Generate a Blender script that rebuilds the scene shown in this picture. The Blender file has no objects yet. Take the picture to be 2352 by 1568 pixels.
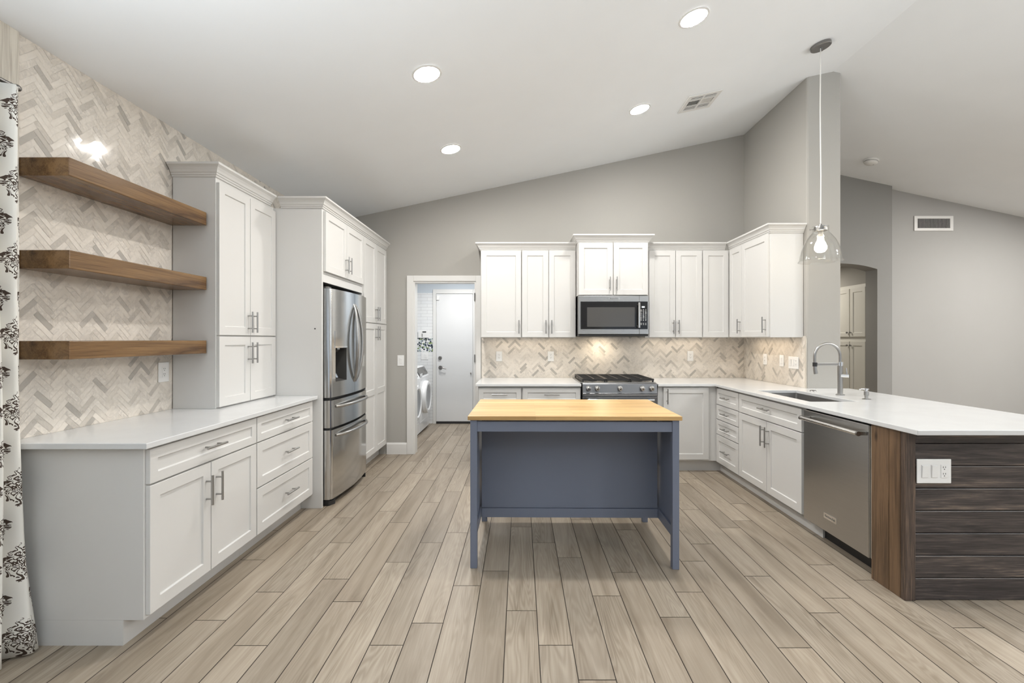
import bpy, bmesh, math, random
from mathutils import Vector, Matrix
R = math.radians
S = bpy.context.scene
C = S.collection
random.seed(7)

# ------------------------------------------------------------------ camera, world, lights, exposure
cam_d = bpy.data.cameras.new('camera')
cam_d.sensor_width = 36.0
cam_d.lens = 1065 * 36 / 2352
cam_d.shift_x = -(1195 - 1176) / 2352
cam_d.shift_y = -(784 - 779) / 2352
cam_d.clip_start = 0.05
cam = bpy.data.objects.new('camera', cam_d)
cam.location = (0, 0, 1.355)
cam.rotation_euler = (R(90), 0, 0)
C.objects.link(cam)
S.camera = cam

W = bpy.data.worlds.new('world')
S.world = W
W.use_nodes = True
W.node_tree.nodes['Background'].inputs[0].default_value = (0.75, 0.86, 1.0, 1)
W.node_tree.nodes['Background'].inputs[1].default_value = 1.0

S.view_settings.view_transform = 'Standard'
S.view_settings.look = 'None'
S.view_settings.gamma = 1.0
S.view_settings.exposure = -0.16
S.view_settings.use_curve_mapping = False
try:
    S.cycles.use_denoising = True
    S.cycles.max_bounces = 10
    S.cycles.diffuse_bounces = 6
    S.cycles.glossy_bounces = 4
    S.cycles.transparent_max_bounces = 12
    S.cycles.caustics_reflective = False
    S.cycles.caustics_refractive = False
    S.cycles.sample_clamp_indirect = 6.0
except Exception:
    pass


def area(name, loc, rot, sx, sy, power, col=(1, 1, 1), spread=180, shape='RECTANGLE'):
    d = bpy.data.lights.new(name, 'AREA')
    d.shape = shape
    d.size = sx
    d.size_y = sy
    d.energy = power
    d.color = col
    d.spread = R(spread)
    o = bpy.data.objects.new(name, d)
    o.location = loc
    o.rotation_euler = rot
    C.objects.link(o)
    return o


DAY = (0.885, 0.952, 1.0)
# daylight lamps at the unseen windows behind and beside the camera
# (added fill, tilted steeply upwards to brighten the ceiling)
area('ceiling_fill_rear_window', (-0.3, -3.98, 1.6), (R(158), 0, 0), 2.2, 1.3, 75, DAY, 125)
area('ceiling_fill_rear_patio_door', (4.0, -3.98, 1.2), (R(158), 0, 0), 3.0, 2.2, 130, DAY, 125)
area('ceiling_fill_side_patio_door', (-2.26, 0.4, 1.1), (R(155), 0, R(-90)), 1.9, 1.9, 84, DAY, 125)
area('ceiling_fill_side_window', (7.28, -0.4, 1.5), (R(150), 0, R(90)), 3.0, 1.3, 190, DAY, 130)
# recessed downlights: (x, y); the emitting lens itself is built further down
DOWNLIGHTS = [(-0.609, 3.017), (-0.63, 4.198), (1.13, 3.02), (1.08, 4.2)]
LENS_POWER = 460.0
for _x, _y, _p in ((6.5, 4.5, 90), (5.3, 2.8, 50), (6.3, 1.4, 40), (4.6, 0.6, 22)):  # unseen disc lamps, added to brighten the great room walls
    area('great_room_fill_light', (_x, _y, 3.824 - 0.212 * (_x - 2.89) - 0.012), (0, R(12), 0), 0.165, 0.165, _p, (1.0, 0.97, 0.925), shape='DISK')
# the laundry ceiling fixture, the hall fixture, the hob lamp, the under cabinet strips and the great room fixture
area('laundry_fixture_light', (-0.95, 6.5, 2.40), (0, 0, 0), 0.5, 0.5, 30, (1.0, 0.98, 0.95))
area('hall_fixture_light', (4.1, 7.4, 2.42), (0, 0, 0), 0.3, 0.3, 24, (1.0, 0.93, 0.82))
area('hob_lamp_light', (0.93, 5.28, 1.383), (0, 0, 0), 0.10, 0.05, 2.4, (1.0, 0.86, 0.66))
area('under_cabinet_strip_light', (2.50, 4.78, 1.366), (0, 0, 0), 0.03, 0.75, 1.3, (1.0, 0.80, 0.58))
area('under_cabinet_strip_light', (0.1, 5.36, 1.366), (0, 0, 0), 0.95, 0.03, 1.0, (1.0, 0.86, 0.68))
area('under_cabinet_strip_light', (1.8, 5.36, 1.366), (0, 0, 0), 0.75, 0.03, 0.9, (1.0, 0.86, 0.68))
area('great_room_fixture_light', (5.4, -1.5, 3.05), (0, 0, 0), 0.30, 0.30, 105, (1.0, 0.95, 0.88))


# ------------------------------------------------------------------ helpers
def lin(r, g, b):
    f = lambda c: (c / 255) / 12.92 if c / 255 <= 0.04045 else ((c / 255 + 0.055) / 1.055) ** 2.4
    return (f(r), f(g), f(b), 1)


def newmat(name):
    m = bpy.data.materials.new(name)
    m.use_nodes = True
    nt = m.node_tree
    b = nt.nodes['Principled BSDF']
    return m, nt, b


def node(nt, t, **kw):
    n = nt.nodes.new(t)
    for k, v in kw.items():
        if k in n.inputs.keys():
            n.inputs[k].default_value = v
        else:
            setattr(n, k, v)
    return n


def ramp(nt, fac, stops):
    n = nt.nodes.new('ShaderNodeValToRGB')
    cr = n.color_ramp
    while len(cr.elements) < len(stops):
        cr.elements.new(0.5)
    for e, (p, c) in zip(cr.elements, stops):
        e.position = p
        e.color = c if len(c) == 4 else (*c, 1)
    nt.links.new(fac, n.inputs[0])
    return n


def mixc(nt, fac, a, b, mode='MIX'):
    n = nt.nodes.new('ShaderNodeMix')
    n.data_type = 'RGBA'
    n.blend_type = mode
    for sock, v in ((n.inputs[0], fac), (n.inputs[6], a), (n.inputs[7], b)):
        if hasattr(v, 'is_linked'):
            nt.links.new(v, sock)
        else:
            sock.default_value = v if not isinstance(v, tuple) or len(v) == 4 else (*v, 1)
    return n.outputs[2]


def math_(nt, op, a, b=None, c=None):
    n = nt.nodes.new('ShaderNodeMath')
    n.operation = op
    for i, v in enumerate((a, b, c)):
        if v is None:
            continue
        if hasattr(v, 'is_linked'):
            nt.links.new(v, n.inputs[i])
        else:
            n.inputs[i].default_value = v
    return n.outputs[0]


def coords(nt, scale=(1, 1, 1), kind='Object', rot=(0, 0, 0)):
    tc = nt.nodes.new('ShaderNodeTexCoord')
    mp = nt.nodes.new('ShaderNodeMapping')
    mp.inputs['Scale'].default_value = scale
    mp.inputs['Rotation'].default_value = rot
    nt.links.new(tc.outputs[kind], mp.inputs[0])
    return mp.outputs[0]


def noise(nt, vec, scale, detail=3, rough=0.5, dist=0.0):
    n = node(nt, 'ShaderNodeTexNoise', Scale=scale, Detail=detail, Roughness=rough, Distortion=dist)
    nt.links.new(vec, n.inputs['Vector'])
    return n.outputs[0]


def bump(nt, b, h, strength=0.1, dist=0.01):
    n = node(nt, 'ShaderNodeBump', Strength=strength, Distance=dist)
    nt.links.new(h, n.inputs['Height'])
    nt.links.new(n.outputs[0], b.inputs['Normal'])


def plain(name, col, rough=0.5, metal=0.0, spec=0.5, var=0.0, vscale=3.0, bstr=0.0, bscale=200.0):
    m, nt, b = newmat(name)
    b.inputs['Roughness'].default_value = rough
    b.inputs['Metallic'].default_value = metal
    b.inputs['Specular IOR Level'].default_value = spec
    v = coords(nt)
    n = noise(nt, v, vscale, 2)
    c2 = tuple(min(1, x * (1 + var)) for x in col[:3]) + (1,)
    c1 = tuple(x * (1 - var) for x in col[:3]) + (1,)
    r = ramp(nt, n, [(0.3, c1), (0.7, c2)])
    nt.links.new(r.outputs[0], b.inputs['Base Color'])
    if bstr:
        bump(nt, b, noise(nt, v, bscale, 2), bstr, 0.002)
    return m


M = {}
M['cab'] = plain('white_cabinet_paint', (0.645, 0.638, 0.622), 0.38, var=0.008)
M['trim'] = plain('white_trim_paint', (0.72, 0.715, 0.70), 0.4, var=0.008)
M['wall'] = plain('grey_wall_paint', (0.400, 0.388, 0.362), 0.75, spec=0.25, var=0.015, vscale=1.2, bstr=0.10, bscale=90)
M['wallcool'] = plain('cool_grey_wall_paint', (0.40, 0.395, 0.385), 0.75, spec=0.25, var=0.015, vscale=1.2, bstr=0.10, bscale=90)
M['walldark'] = plain('darker_grey_wall', (0.285, 0.282, 0.272), 0.75, spec=0.25, var=0.015, vscale=1.2, bstr=0.10, bscale=90)  # arch wall only, a darker grey than the walls beside it
M['ceil'] = plain('white_ceiling_paint', (0.842, 0.866, 0.890), 0.85, spec=0.2, var=0.008, bstr=0.08, bscale=80)
M['laundry'] = plain('pale_blue_wall_paint', (0.58, 0.63, 0.68), 0.7, spec=0.25, var=0.01)
M['quartz'] = plain('white_quartz', (0.645, 0.652, 0.655), 0.16, var=0.02, vscale=6)
M['plastic'] = plain('white_plastic', (0.82, 0.82, 0.81), 0.35, var=0.004)
M['slot'] = plain('dark_slot', (0.02, 0.02, 0.02), 0.6)
M['shadowgap'] = plain('black_gasket', (0.012, 0.012, 0.013), 0.6)
M['blackglass'] = plain('black_glass', (0.010, 0.010, 0.011), 0.06)
M['greyglass'] = plain('grey_mesh_glass', (0.075, 0.073, 0.070), 0.12, var=0.03)
M['iron'] = plain('black_cast_iron', (0.018, 0.017, 0.016), 0.5, var=0.1, vscale=30)
M['blackplastic'] = plain('black_plastic', (0.02, 0.02, 0.021), 0.45)
M['nickel'] = plain('brushed_nickel', (0.40, 0.395, 0.385), 0.30, metal=1.0)
M['darknickel'] = plain('dark_satin_nickel', (0.27, 0.262, 0.255), 0.32, metal=1.0)
M['chrome'] = plain('polished_chrome', (0.80, 0.80, 0.80), 0.10, metal=1.0)
M['blue'] = plain('blue_grey_paint', lin(112, 119, 136), 0.42, var=0.012)
M['applwhite'] = plain('white_appliance_enamel', (0.80, 0.81, 0.82), 0.22, var=0.004)
M['steelsink'] = plain('satin_sink_steel', (0.34, 0.33, 0.32), 0.35, metal=0.9, var=0.04)
M['doorpaint'] = plain('cool_white_door_paint', (0.72, 0.725, 0.73), 0.45, var=0.006)
M['linen'] = plain('off_white_cabinet_paint', (0.66, 0.65, 0.60), 0.42, var=0.01)
M['grey_ink'] = plain('grey_lettering', (0.10, 0.10, 0.10), 0.5)
M['white_ink'] = plain('white_print', (0.75, 0.75, 0.75), 0.5)
M['grout'] = plain('pale_grout', (0.70, 0.655, 0.59), 0.8)
M['floorgrout'] = plain('dark_floor_joint', (0.035, 0.026, 0.019), 0.8)


def brushed(name, col, rough, axis_scale):
    m, nt, b = newmat(name)
    b.inputs['Metallic'].default_value = 1.0
    v = coords(nt, axis_scale)
    n = noise(nt, v, 3.0, 4, 0.6)
    r = ramp(nt, n, [(0.25, tuple(x * 0.965 for x in col) + (1,)), (0.75, tuple(min(1, x * 1.03) for x in col) + (1,))])
    nt.links.new(r.outputs[0], b.inputs['Base Color'])
    rr = math_(nt, 'MULTIPLY_ADD', n, 0.05, rough - 0.025)
    nt.links.new(rr, b.inputs['Roughness'])
    return m


M['steel'] = brushed('brushed_stainless_steel', (0.60, 0.603, 0.60), 0.14, (2, 2, 120))
M['steelh'] = brushed('horizontally_brushed_stainless_steel', (0.50, 0.495, 0.485), 0.28, (2, 2, 150))
M['darksteel'] = brushed('dark_stainless_steel', (0.22, 0.22, 0.225), 0.30, (2, 2, 150))
M['dwsteel'] = brushed('dishwasher_stainless_steel', (0.51, 0.505, 0.495), 0.29, (2, 2, 60))


def wood(name, stops, gscale, long_axis, rough=0.4, ring=6.0, bstr=0.15, dist=1.2, fine=0.35, spec=0.5, knots=0.0, gain=1.7):
    """long-grained timber; long_axis 0/1/2 is the direction of the grain in object space"""
    m, nt, b = newmat(name)
    sc = [gscale] * 3
    sc[long_axis] = gscale * 0.07
    v = coords(nt, tuple(sc))
    big = noise(nt, v, ring * 0.22, 4, 0.6, dist)
    sc2 = [gscale * 4.0] * 3
    sc2[long_axis] = gscale * 0.10
    sm = noise(nt, coords(nt, tuple(sc2)), ring * 0.8, 4, 0.7, 0.2)
    f = math_(nt, 'MULTIPLY_ADD', sm, fine, math_(nt, 'MULTIPLY', big, 1 - fine))
    f = math_(nt, 'MULTIPLY_ADD', math_(nt, 'SUBTRACT', f, 0.5), gain, 0.5)
    r = ramp(nt, f, stops)
    c = r.outputs[0]
    if knots:
        sk = [6.5] * 3
        sk[long_axis] = 3.2
        vo = node(nt, 'ShaderNodeTexVoronoi', Scale=1.0)
        nt.links.new(coords(nt, tuple(sk)), vo.inputs['Vector'])
        kd = ramp(nt, math_(nt, 'ADD', vo.outputs['Distance'], math_(nt, 'MULTIPLY', big, 0.10)), [(0.07, (1, 1, 1, 1)), (0.17, (0, 0, 0, 1))])
        c = mixc(nt, math_(nt, 'MULTIPLY', kd.outputs[0], knots), c, tuple(x * 0.35 for x in stops[0][1][:3]) + (1,))
    nt.links.new(c, b.inputs['Base Color'])
    b.inputs['Roughness'].default_value = rough
    b.inputs['Specular IOR Level'].default_value = spec
    bump(nt, b, f, bstr, 0.002)
    return m, nt, b, c


M['shelf'], nt, b, c = wood('walnut_stained_wood', [(0.22, lin(66, 45, 29)), (0.42, lin(104, 78, 51)), (0.60, lin(132, 102, 68)), (0.80, lin(92, 68, 45))], 24, 1, 0.26, 2.6, 0.05, knots=0.7, gain=1.35)
M['brownboard'], nt, b, c = wood('brown_stained_board', [(0.20, lin(50, 37, 28)), (0.42, lin(90, 70, 52)), (0.60, lin(120, 95, 71)), (0.82, lin(74, 57, 44))], 20, 2, 0.42, 2.6, 0.2, knots=0.85, gain=1.6)
M['darkboard'], nt, b, c = wood('dark_stained_pine', [(0.20, lin(24, 20, 20)), (0.42, lin(51, 45, 45)), (0.60, lin(75, 67, 64)), (0.86, lin(140, 123, 108))], 26, 0, 0.38, 3.2, 0.3, fine=0.5, knots=0.8, gain=1.9)
M['darkpost'], nt, b, c = wood('dark_stained_post', [(0.20, lin(32, 26, 25)), (0.42, lin(68, 56, 50)), (0.60, lin(100, 83, 71)), (0.84, lin(150, 126, 105))], 26, 2, 0.4, 3.2, 0.3, fine=0.5, knots=0.6, gain=1.8)
M['whitewash'], nt, b, c = wood('whitewashed_board', [(0.3, lin(176, 168, 156)), (0.55, lin(214, 208, 196)), (0.8, lin(226, 221, 211))], 14, 2, 0.6, 3.0, 0.1)


def butcher():
    m, nt, b, c = wood('butcher_block_oak', [(0.20, lin(184, 146, 94)), (0.5, lin(206, 170, 116)), (0.8, lin(218, 188, 138))], 20, 0, 0.36, 3.0, 0.05)
    br = node(nt, 'ShaderNodeTexBrick', Scale=1.0)
    br.inputs['Brick Width'].default_value = 0.62
    br.inputs['Row Height'].default_value = 0.042
    br.inputs['Mortar Size'].default_value = 0.0004
    br.inputs['Color1'].default_value = (0.80, 0.78, 0.74, 1)
    br.inputs['Color2'].default_value = (1.06, 1.06, 1.04, 1)
    br.inputs['Mortar'].default_value = (0.72, 0.66, 0.56, 1)
    br.offset = 0.37
    nt.links.new(coords(nt), br.inputs['Vector'])
    out = mixc(nt, 1.0, c, br.outputs[0], 'MULTIPLY')
    nt.links.new(out, b.inputs['Base Color'])
    return m


M['butcher'] = butcher()


def floor_mat():
    m, nt, b = newmat('wood_look_floor_tile')
    at = nt.nodes.new('ShaderNodeAttribute')
    at.attribute_name = 'rnd'
    sep = nt.nodes.new('ShaderNodeSeparateColor')
    nt.links.new(at.outputs['Color'], sep.inputs[0])
    tc = nt.nodes.new('ShaderNodeTexCoord')
    off = nt.nodes.new('ShaderNodeVectorMath')
    off.operation = 'SCALE'
    nt.links.new(at.outputs['Color'], off.inputs[0])
    off.inputs['Scale'].default_value = 37.0
    ad = nt.nodes.new('ShaderNodeVectorMath')
    ad.operation = 'ADD'
    nt.links.new(tc.outputs['Object'], ad.inputs[0])
    nt.links.new(off.outputs[0], ad.inputs[1])

    def mp(s):
        n = nt.nodes.new('ShaderNodeMapping')
        n.inputs['Scale'].default_value = s
        nt.links.new(ad.outputs[0], n.inputs[0])
        return n.outputs[0]
    broad = noise(nt, mp((9, 0.9, 1)), 1.0, 3, 0.55, 0.8)
    # cathedral grain: bands of a stretched, distorted noise
    g0 = noise(nt, mp((10, 0.8, 1)), 1.0, 2, 0.5, 0.4)
    g1 = math_(nt, 'SINE', math_(nt, 'MULTIPLY', g0, 120.0))
    g1 = math_(nt, 'MULTIPLY_ADD', g1, 0.5, 0.5)
    fine = noise(nt, mp((150, 3.0, 1)), 1.0, 3, 0.6)
    base = ramp(nt, broad, [(0.30, (0.215, 0.174, 0.128, 1)), (0.44, (0.298, 0.246, 0.187, 1)), (0.58, (0.352, 0.296, 0.231, 1)), (0.78, (0.408, 0.349, 0.279, 1))])
    tone = math_(nt, 'MULTIPLY_ADD', sep.outputs[0], 0.30, 0.78)
    comb = nt.nodes.new('ShaderNodeCombineColor')
    for i in range(3):
        nt.links.new(tone, comb.inputs[i])
    c = mixc(nt, 1.0, base.outputs[0], comb.outputs[0], 'MULTIPLY')
    c = mixc(nt, math_(nt, 'MULTIPLY', g1, math_(nt, 'MULTIPLY_ADD', sep.outputs[1], 0.34, 0.03)), c, (0.50, 0.44, 0.355, 1))
    fr = ramp(nt, fine, [(0.38, (0, 0, 0, 1)), (0.66, (1, 1, 1, 1))])
    c = mixc(nt, math_(nt, 'MULTIPLY', fr.outputs[0], 0.30), c, (0.22, 0.172, 0.128, 1))
    nt.links.new(c, b.inputs['Base Color'])
    b.inputs['Roughness'].default_value = 0.42
    b.inputs['Specular IOR Level'].default_value = 0.4
    bump(nt, b, fine, 0.05, 0.002)
    return m


M['floor'] = floor_mat()


def marble_mat():
    m, nt, b = newmat('marble_herringbone_tile')
    at = nt.nodes.new('ShaderNodeAttribute')
    at.attribute_name = 'rnd'
    sep = nt.nodes.new('ShaderNodeSeparateColor')
    nt.links.new(at.outputs['Color'], sep.inputs[0])
    v = coords(nt)
    off = nt.nodes.new('ShaderNodeVectorMath')
    off.operation = 'MULTIPLY_ADD'
    nt.links.new(at.outputs['Color'], off.inputs[0])
    off.inputs[1].default_value = (20, 20, 20)
    nt.links.new(v, off.inputs[2])
    base = ramp(nt, sep.outputs[0], [(0.0, (0.765, 0.712, 0.640, 1)), (0.62, (0.740, 0.685, 0.612, 1)), (0.80, (0.690, 0.638, 0.567, 1)), (0.90, (0.570, 0.528, 0.470, 1)), (1.0, (0.410, 0.385, 0.348, 1))])
    ve = noise(nt, off.outputs[0], 14, 5, 0.65, 1.6)
    vein = ramp(nt, ve, [(0.40, (0, 0, 0, 1)), (0.52, (1, 1, 1, 1)), (0.60, (0, 0, 0, 1))])
    c = mixc(nt, math_(nt, 'MULTIPLY', vein.outputs[0], math_(nt, 'MULTIPLY', sep.outputs[1], 0.5)), base.outputs[0], (0.42, 0.39, 0.36, 1))
    nt.links.new(c, b.inputs['Base Color'])
    b.inputs['Roughness'].default_value = 0.09
    return m


M['marble'] = marble_mat()


def subway_mat():
    m, nt, b = newmat('white_subway_tile')
    br = node(nt, 'ShaderNodeTexBrick', Scale=1.0)
    br.inputs['Brick Width'].default_value = 0.20
    br.inputs['Row Height'].default_value = 0.052
    br.inputs['Mortar Size'].default_value = 0.0018
    br.inputs['Color1'].default_value = (0.80, 0.81, 0.81, 1)
    br.inputs['Color2'].default_value = (0.77, 0.78, 0.79, 1)
    br.inputs['Mortar'].default_value = (0.52, 0.52, 0.53, 1)
    nt.links.new(coords(nt, rot=(R(-90), 0, 0)), br.inputs['Vector'])
    nt.links.new(br.outputs[0], b.inputs['Base Color'])
    b.inputs['Roughness'].default_value = 0.2
    bump(nt, b, math_(nt, 'MULTIPLY', br.outputs[1], -1.0), 0.4, 0.002)
    return m


M['subway'] = subway_mat()


def pebble_mat():
    m, nt, b = newmat('pebble_mosaic_tile')
    v = coords(nt)
    vo = node(nt, 'ShaderNodeTexVoronoi', Scale=40.0)
    nt.links.new(v, vo.inputs['Vector'])
    sep = nt.nodes.new('ShaderNodeSeparateColor')
    nt.links.new(vo.outputs['Color'], sep.inputs[0])
    r = ramp(nt, sep.outputs[0], [(0.0, (0.02, 0.03, 0.05, 1)), (0.25, (0.30, 0.36, 0.38, 1)), (0.45, (0.20, 0.28, 0.10, 1)), (0.62, (0.62, 0.66, 0.66, 1)), (0.85, (0.06, 0.08, 0.10, 1))])
    r.color_ramp.interpolation = 'CONSTANT'
    dk = math_(nt, 'GREATER_THAN', vo.outputs['Distance'], 0.60)
    nt.links.new(mixc(nt, dk, r.outputs[0], (0.8, 0.8, 0.8, 1)), b.inputs['Base Color'])
    b.inputs['Roughness'].default_value = 0.2
    return m


M['pebble'] = pebble_mat()


def curtain_mat():
    """off-white cloth printed with dark damask medallions, from the cloth's own UV (u along the cloth, v up, metres)"""
    m, nt, b = newmat('damask_curtain_cloth')
    uv = nt.nodes.new('ShaderNodeUVMap')
    sep = nt.nodes.new('ShaderNodeSeparateXYZ')
    nt.links.new(uv.outputs[0], sep.inputs[0])
    PU, PV = 0.20, 0.32

    def medallion(du, dv):
        fu = math_(nt, 'SUBTRACT', math_(nt, 'FRACT', math_(nt, 'ADD', math_(nt, 'DIVIDE', sep.outputs[0], PU), du)), 0.5)
        fv = math_(nt, 'SUBTRACT', math_(nt, 'FRACT', math_(nt, 'ADD', math_(nt, 'DIVIDE', sep.outputs[1], PV), dv)), 0.5)
        x = math_(nt, 'ABSOLUTE', math_(nt, 'MULTIPLY', fu, PU))       # mirrored about the motif's axis
        y = math_(nt, 'MULTIPLY', fv, PV)
        cb = nt.nodes.new('ShaderNodeCombineXYZ')
        nt.links.new(x, cb.inputs[0])
        nt.links.new(y, cb.inputs[1])
        r = math_(nt, 'SQRT', math_(nt, 'ADD', math_(nt, 'POWER', math_(nt, 'DIVIDE', x, 0.066), 2), math_(nt, 'POWER', math_(nt, 'DIVIDE', y, 0.090), 2)))
        edge = noise(nt, cb.outputs[0], 38, 1, 0.5, 0.5)
        inside = math_(nt, 'LESS_THAN', math_(nt, 'ADD', r, math_(nt, 'MULTIPLY', edge, 0.9)), 1.32)
        wv = noise(nt, cb.outputs[0], 34, 1.0, 0.4, 1.8)
        sw = math_(nt, 'SINE', math_(nt, 'MULTIPLY', wv, 30.0))
        ink = math_(nt, 'GREATER_THAN', sw, -0.15)
        return math_(nt, 'MULTIPLY', inside, ink)
    a = math_(nt, 'MAXIMUM', medallion(0.02, 0.22), medallion(0.52, 0.72))
    c = mixc(nt, a, (0.76, 0.745, 0.70, 1), (0.075, 0.055, 0.045, 1))
    nt.links.new(c, b.inputs['Base Color'])
    b.inputs['Roughness'].default_value = 0.9
    b.inputs['Specular IOR Level'].default_value = 0.1
    return m


M['curtain'] = curtain_mat()


def glass_mat():
    m, nt, b = newmat('clear_glass')
    nt.nodes.remove(b)
    out = nt.nodes['Material Output']
    tr = nt.nodes.new('ShaderNodeBsdfTransparent')
    tr.inputs[0].default_value = (0.97, 0.972, 0.968, 1)
    gl = nt.nodes.new('ShaderNodeBsdfGlossy')
    gl.inputs['Roughness'].default_value = 0.03
    fr = node(nt, 'ShaderNodeLayerWeight', Blend=0.25)
    mx = nt.nodes.new('ShaderNodeMixShader')
    nt.links.new(math_(nt, 'MULTIPLY_ADD', math_(nt, 'POWER', fr.outputs['Facing'], 2.0), 0.75, 0.045), mx.inputs[0])
    nt.links.new(tr.outputs[0], mx.inputs[1])
    nt.links.new(gl.outputs[0], mx.inputs[2])
    nt.links.new(mx.outputs[0], out.inputs[0])
    return m


M['glass'] = glass_mat()


def emit(name, col, strength):
    m, nt, b = newmat(name)
    b.inputs['Base Color'].default_value = (0.8, 0.8, 0.8, 1)
    b.inputs['Emission Color'].default_value = (*col, 1)
    b.inputs['Emission Strength'].default_value = strength
    return m


M['lens'] = emit('lit_downlight_lens', (1.0, 0.97, 0.925), LENS_POWER)
M['bulb'] = emit('lit_bulb', (1.0, 0.84, 0.60), 45.0)
M['display'] = emit('lit_display', (0.8, 0.9, 1.0), 1.2)


def bmnew():
    return bmesh.new()


def box(bm, x0, x1, y0, y1, z0, z1):
    vs = [bm.verts.new(p) for p in ((x0, y0, z0), (x1, y0, z0), (x1, y1, z0), (x0, y1, z0), (x0, y0, z1), (x1, y0, z1), (x1, y1, z1), (x0, y1, z1))]
    for f in ((3, 2, 1, 0), (4, 5, 6, 7), (0, 1, 5, 4), (1, 2, 6, 5), (2, 3, 7, 6), (3, 0, 4, 7)):
        bm.faces.new([vs[i] for i in f])
    return vs


def prism(bm, pts, fa, fb):
    """closed polygon pts mapped to 3D by fa (one cap) and fb (other cap)"""
    a = [bm.verts.new(fa(*p)) for p in pts]
    b = [bm.verts.new(fb(*p)) for p in pts]
    n = len(pts)
    bm.faces.new(a[::-1])
    bm.faces.new(b)
    for i in range(n):
        bm.faces.new((a[i], a[(i + 1) % n], b[(i + 1) % n], b[i]))


def tube(bm, path, r, seg=10, caps=True):
    pts = [Vector(p) for p in path]
    rs = r if isinstance(r, (list, tuple)) else [r] * len(pts)
    t0 = (pts[1] - pts[0]).normalized()
    up = Vector((0, 0, 1)) if abs(t0.z) < 0.9 else Vector((1, 0, 0))
    nrm = t0.cross(up).normalized()
    rings = []
    prev = t0
    for i, p in enumerate(pts):
        if i == 0:
            t = t0
        elif i == len(pts) - 1:
            t = (pts[i] - pts[i - 1]).normalized()
        else:
            t = ((pts[i + 1] - p).normalized() + (p - pts[i - 1]).normalized()).normalized()
        q = prev.rotation_difference(t)
        nrm = (q @ nrm).normalized()
        prev = t
        bn = t.cross(nrm)
        rings.append([bm.verts.new(p + (nrm * math.cos(a) + bn * math.sin(a)) * rs[i]) for a in (2 * math.pi * k / seg for k in range(seg))])
    for a, b in zip(rings, rings[1:]):
        for k in range(seg):
            bm.faces.new((a[k], a[(k + 1) % seg], b[(k + 1) % seg], b[k]))
    if caps:
        bm.faces.new(rings[0][::-1])
        bm.faces.new(rings[-1])


def cyl(bm, p0, p1, r, seg=20):
    tube(bm, [p0, p1], r, seg)


def lathe(bm, prof, c=(0, 0, 0), seg=40, axis='z', close=False):
    """prof: list of (radius, height) about the axis through c"""
    def pt(r, h, a):
        u, v = r * math.cos(a), r * math.sin(a)
        if axis == 'z':
            return (c[0] + u, c[1] + v, c[2] + h)
        if axis == 'y':
            return (c[0] + u, c[1] + h, c[2] + v)
        return (c[0] + h, c[1] + u, c[2] + v)
    rings = []
    for r, h in prof:
        if r < 1e-6:
            rings.append([bm.verts.new(pt(0, h, 0))])
        else:
            rings.append([bm.verts.new(pt(r, h, 2 * math.pi * k / seg)) for k in range(seg)])
    prs = list(zip(rings, rings[1:]))
    if close:
        prs.append((rings[-1], rings[0]))
    for a, b in prs:
        for k in range(seg):
            k2 = (k + 1) % seg
            if len(a) == 1 and len(b) == 1:
                continue
            if len(a) == 1:
                bm.faces.new((a[0], b[k2], b[k]))
            elif len(b) == 1:
                bm.faces.new((a[k], a[k2], b[0]))
            else:
                bm.faces.new((a[k], a[k2], b[k2], b[k]))


def cell_slab(bm, xs, ys, inc, f):
    """extruded union of grid cells; f(x, y, side) -> point, side 0/1. inc(i, j) tells which cells are solid"""
    nx, ny = len(xs) - 1, len(ys) - 1
    sol = {(i, j) for i in range(nx) for j in range(ny) if inc(0.5 * (xs[i] + xs[i + 1]), 0.5 * (ys[j] + ys[j + 1]))}
    vs = {}

    def v(i, j, s):
        if (i, j, s) not in vs:
            vs[(i, j, s)] = bm.verts.new(f(xs[i], ys[j], s))
        return vs[(i, j, s)]
    for i, j in sol:
        bm.faces.new((v(i, j, 0), v(i, j + 1, 0), v(i + 1, j + 1, 0), v(i + 1, j, 0)))
        bm.faces.new((v(i, j, 1), v(i + 1, j, 1), v(i + 1, j + 1, 1), v(i, j + 1, 1)))
        for di, dj, a, b in ((-1, 0, (i, j + 1), (i, j)), (1, 0, (i + 1, j), (i + 1, j + 1)), (0, -1, (i, j), (i + 1, j)), (0, 1, (i + 1, j + 1), (i, j + 1))):
            if (i + di, j + dj) not in sol:
                bm.faces.new((v(*a, 0), v(*b, 0), v(*b, 1), v(*a, 1)))


def obj(name, bm, m, parent=None, bevel=0.0, smooth=False, seg=2, fix=True):
    if fix:
        bmesh.ops.recalc_face_normals(bm, faces=bm.faces)
    me = bpy.data.meshes.new(name)
    bm.to_mesh(me)
    bm.free()
    me.materials.append(M[m] if isinstance(m, str) else m)
    o = bpy.data.objects.new(name, me)
    C.objects.link(o)
    if parent is not None:
        o.parent = parent
    if smooth:
        for p in me.polygons:
            p.use_smooth = True
        me.set_sharp_from_angle(angle=R(38))
    if bevel:
        md = o.modifiers.new('edge', 'BEVEL')
        md.width = bevel
        md.segments = seg
        md.limit_method = 'ANGLE'
        md.angle_limit = R(35)
    return o


def tag(o, label=None, cat=None, group=None, kind=None):
    if label:
        o['label'] = label
    if cat:
        o['category'] = cat
    if group:
        o['group'] = group
    if kind:
        o['kind'] = kind
    return o


def thing(name, label, cat, loc=(0, 0, 0), rz=0.0, group=None):
    o = bpy.data.objects.new(name, None)
    o.empty_display_size = 0.1
    o.location = loc
    o.rotation_euler = (0, 0, R(rz))
    C.objects.link(o)
    return tag(o, label, cat, group)


def struct(name, bm, m, parent=None, bevel=0.0, fix=True):
    o = obj(name, bm, m, parent, bevel, fix=fix)
    if parent is None:
        o['kind'] = 'structure'
    return o


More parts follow.
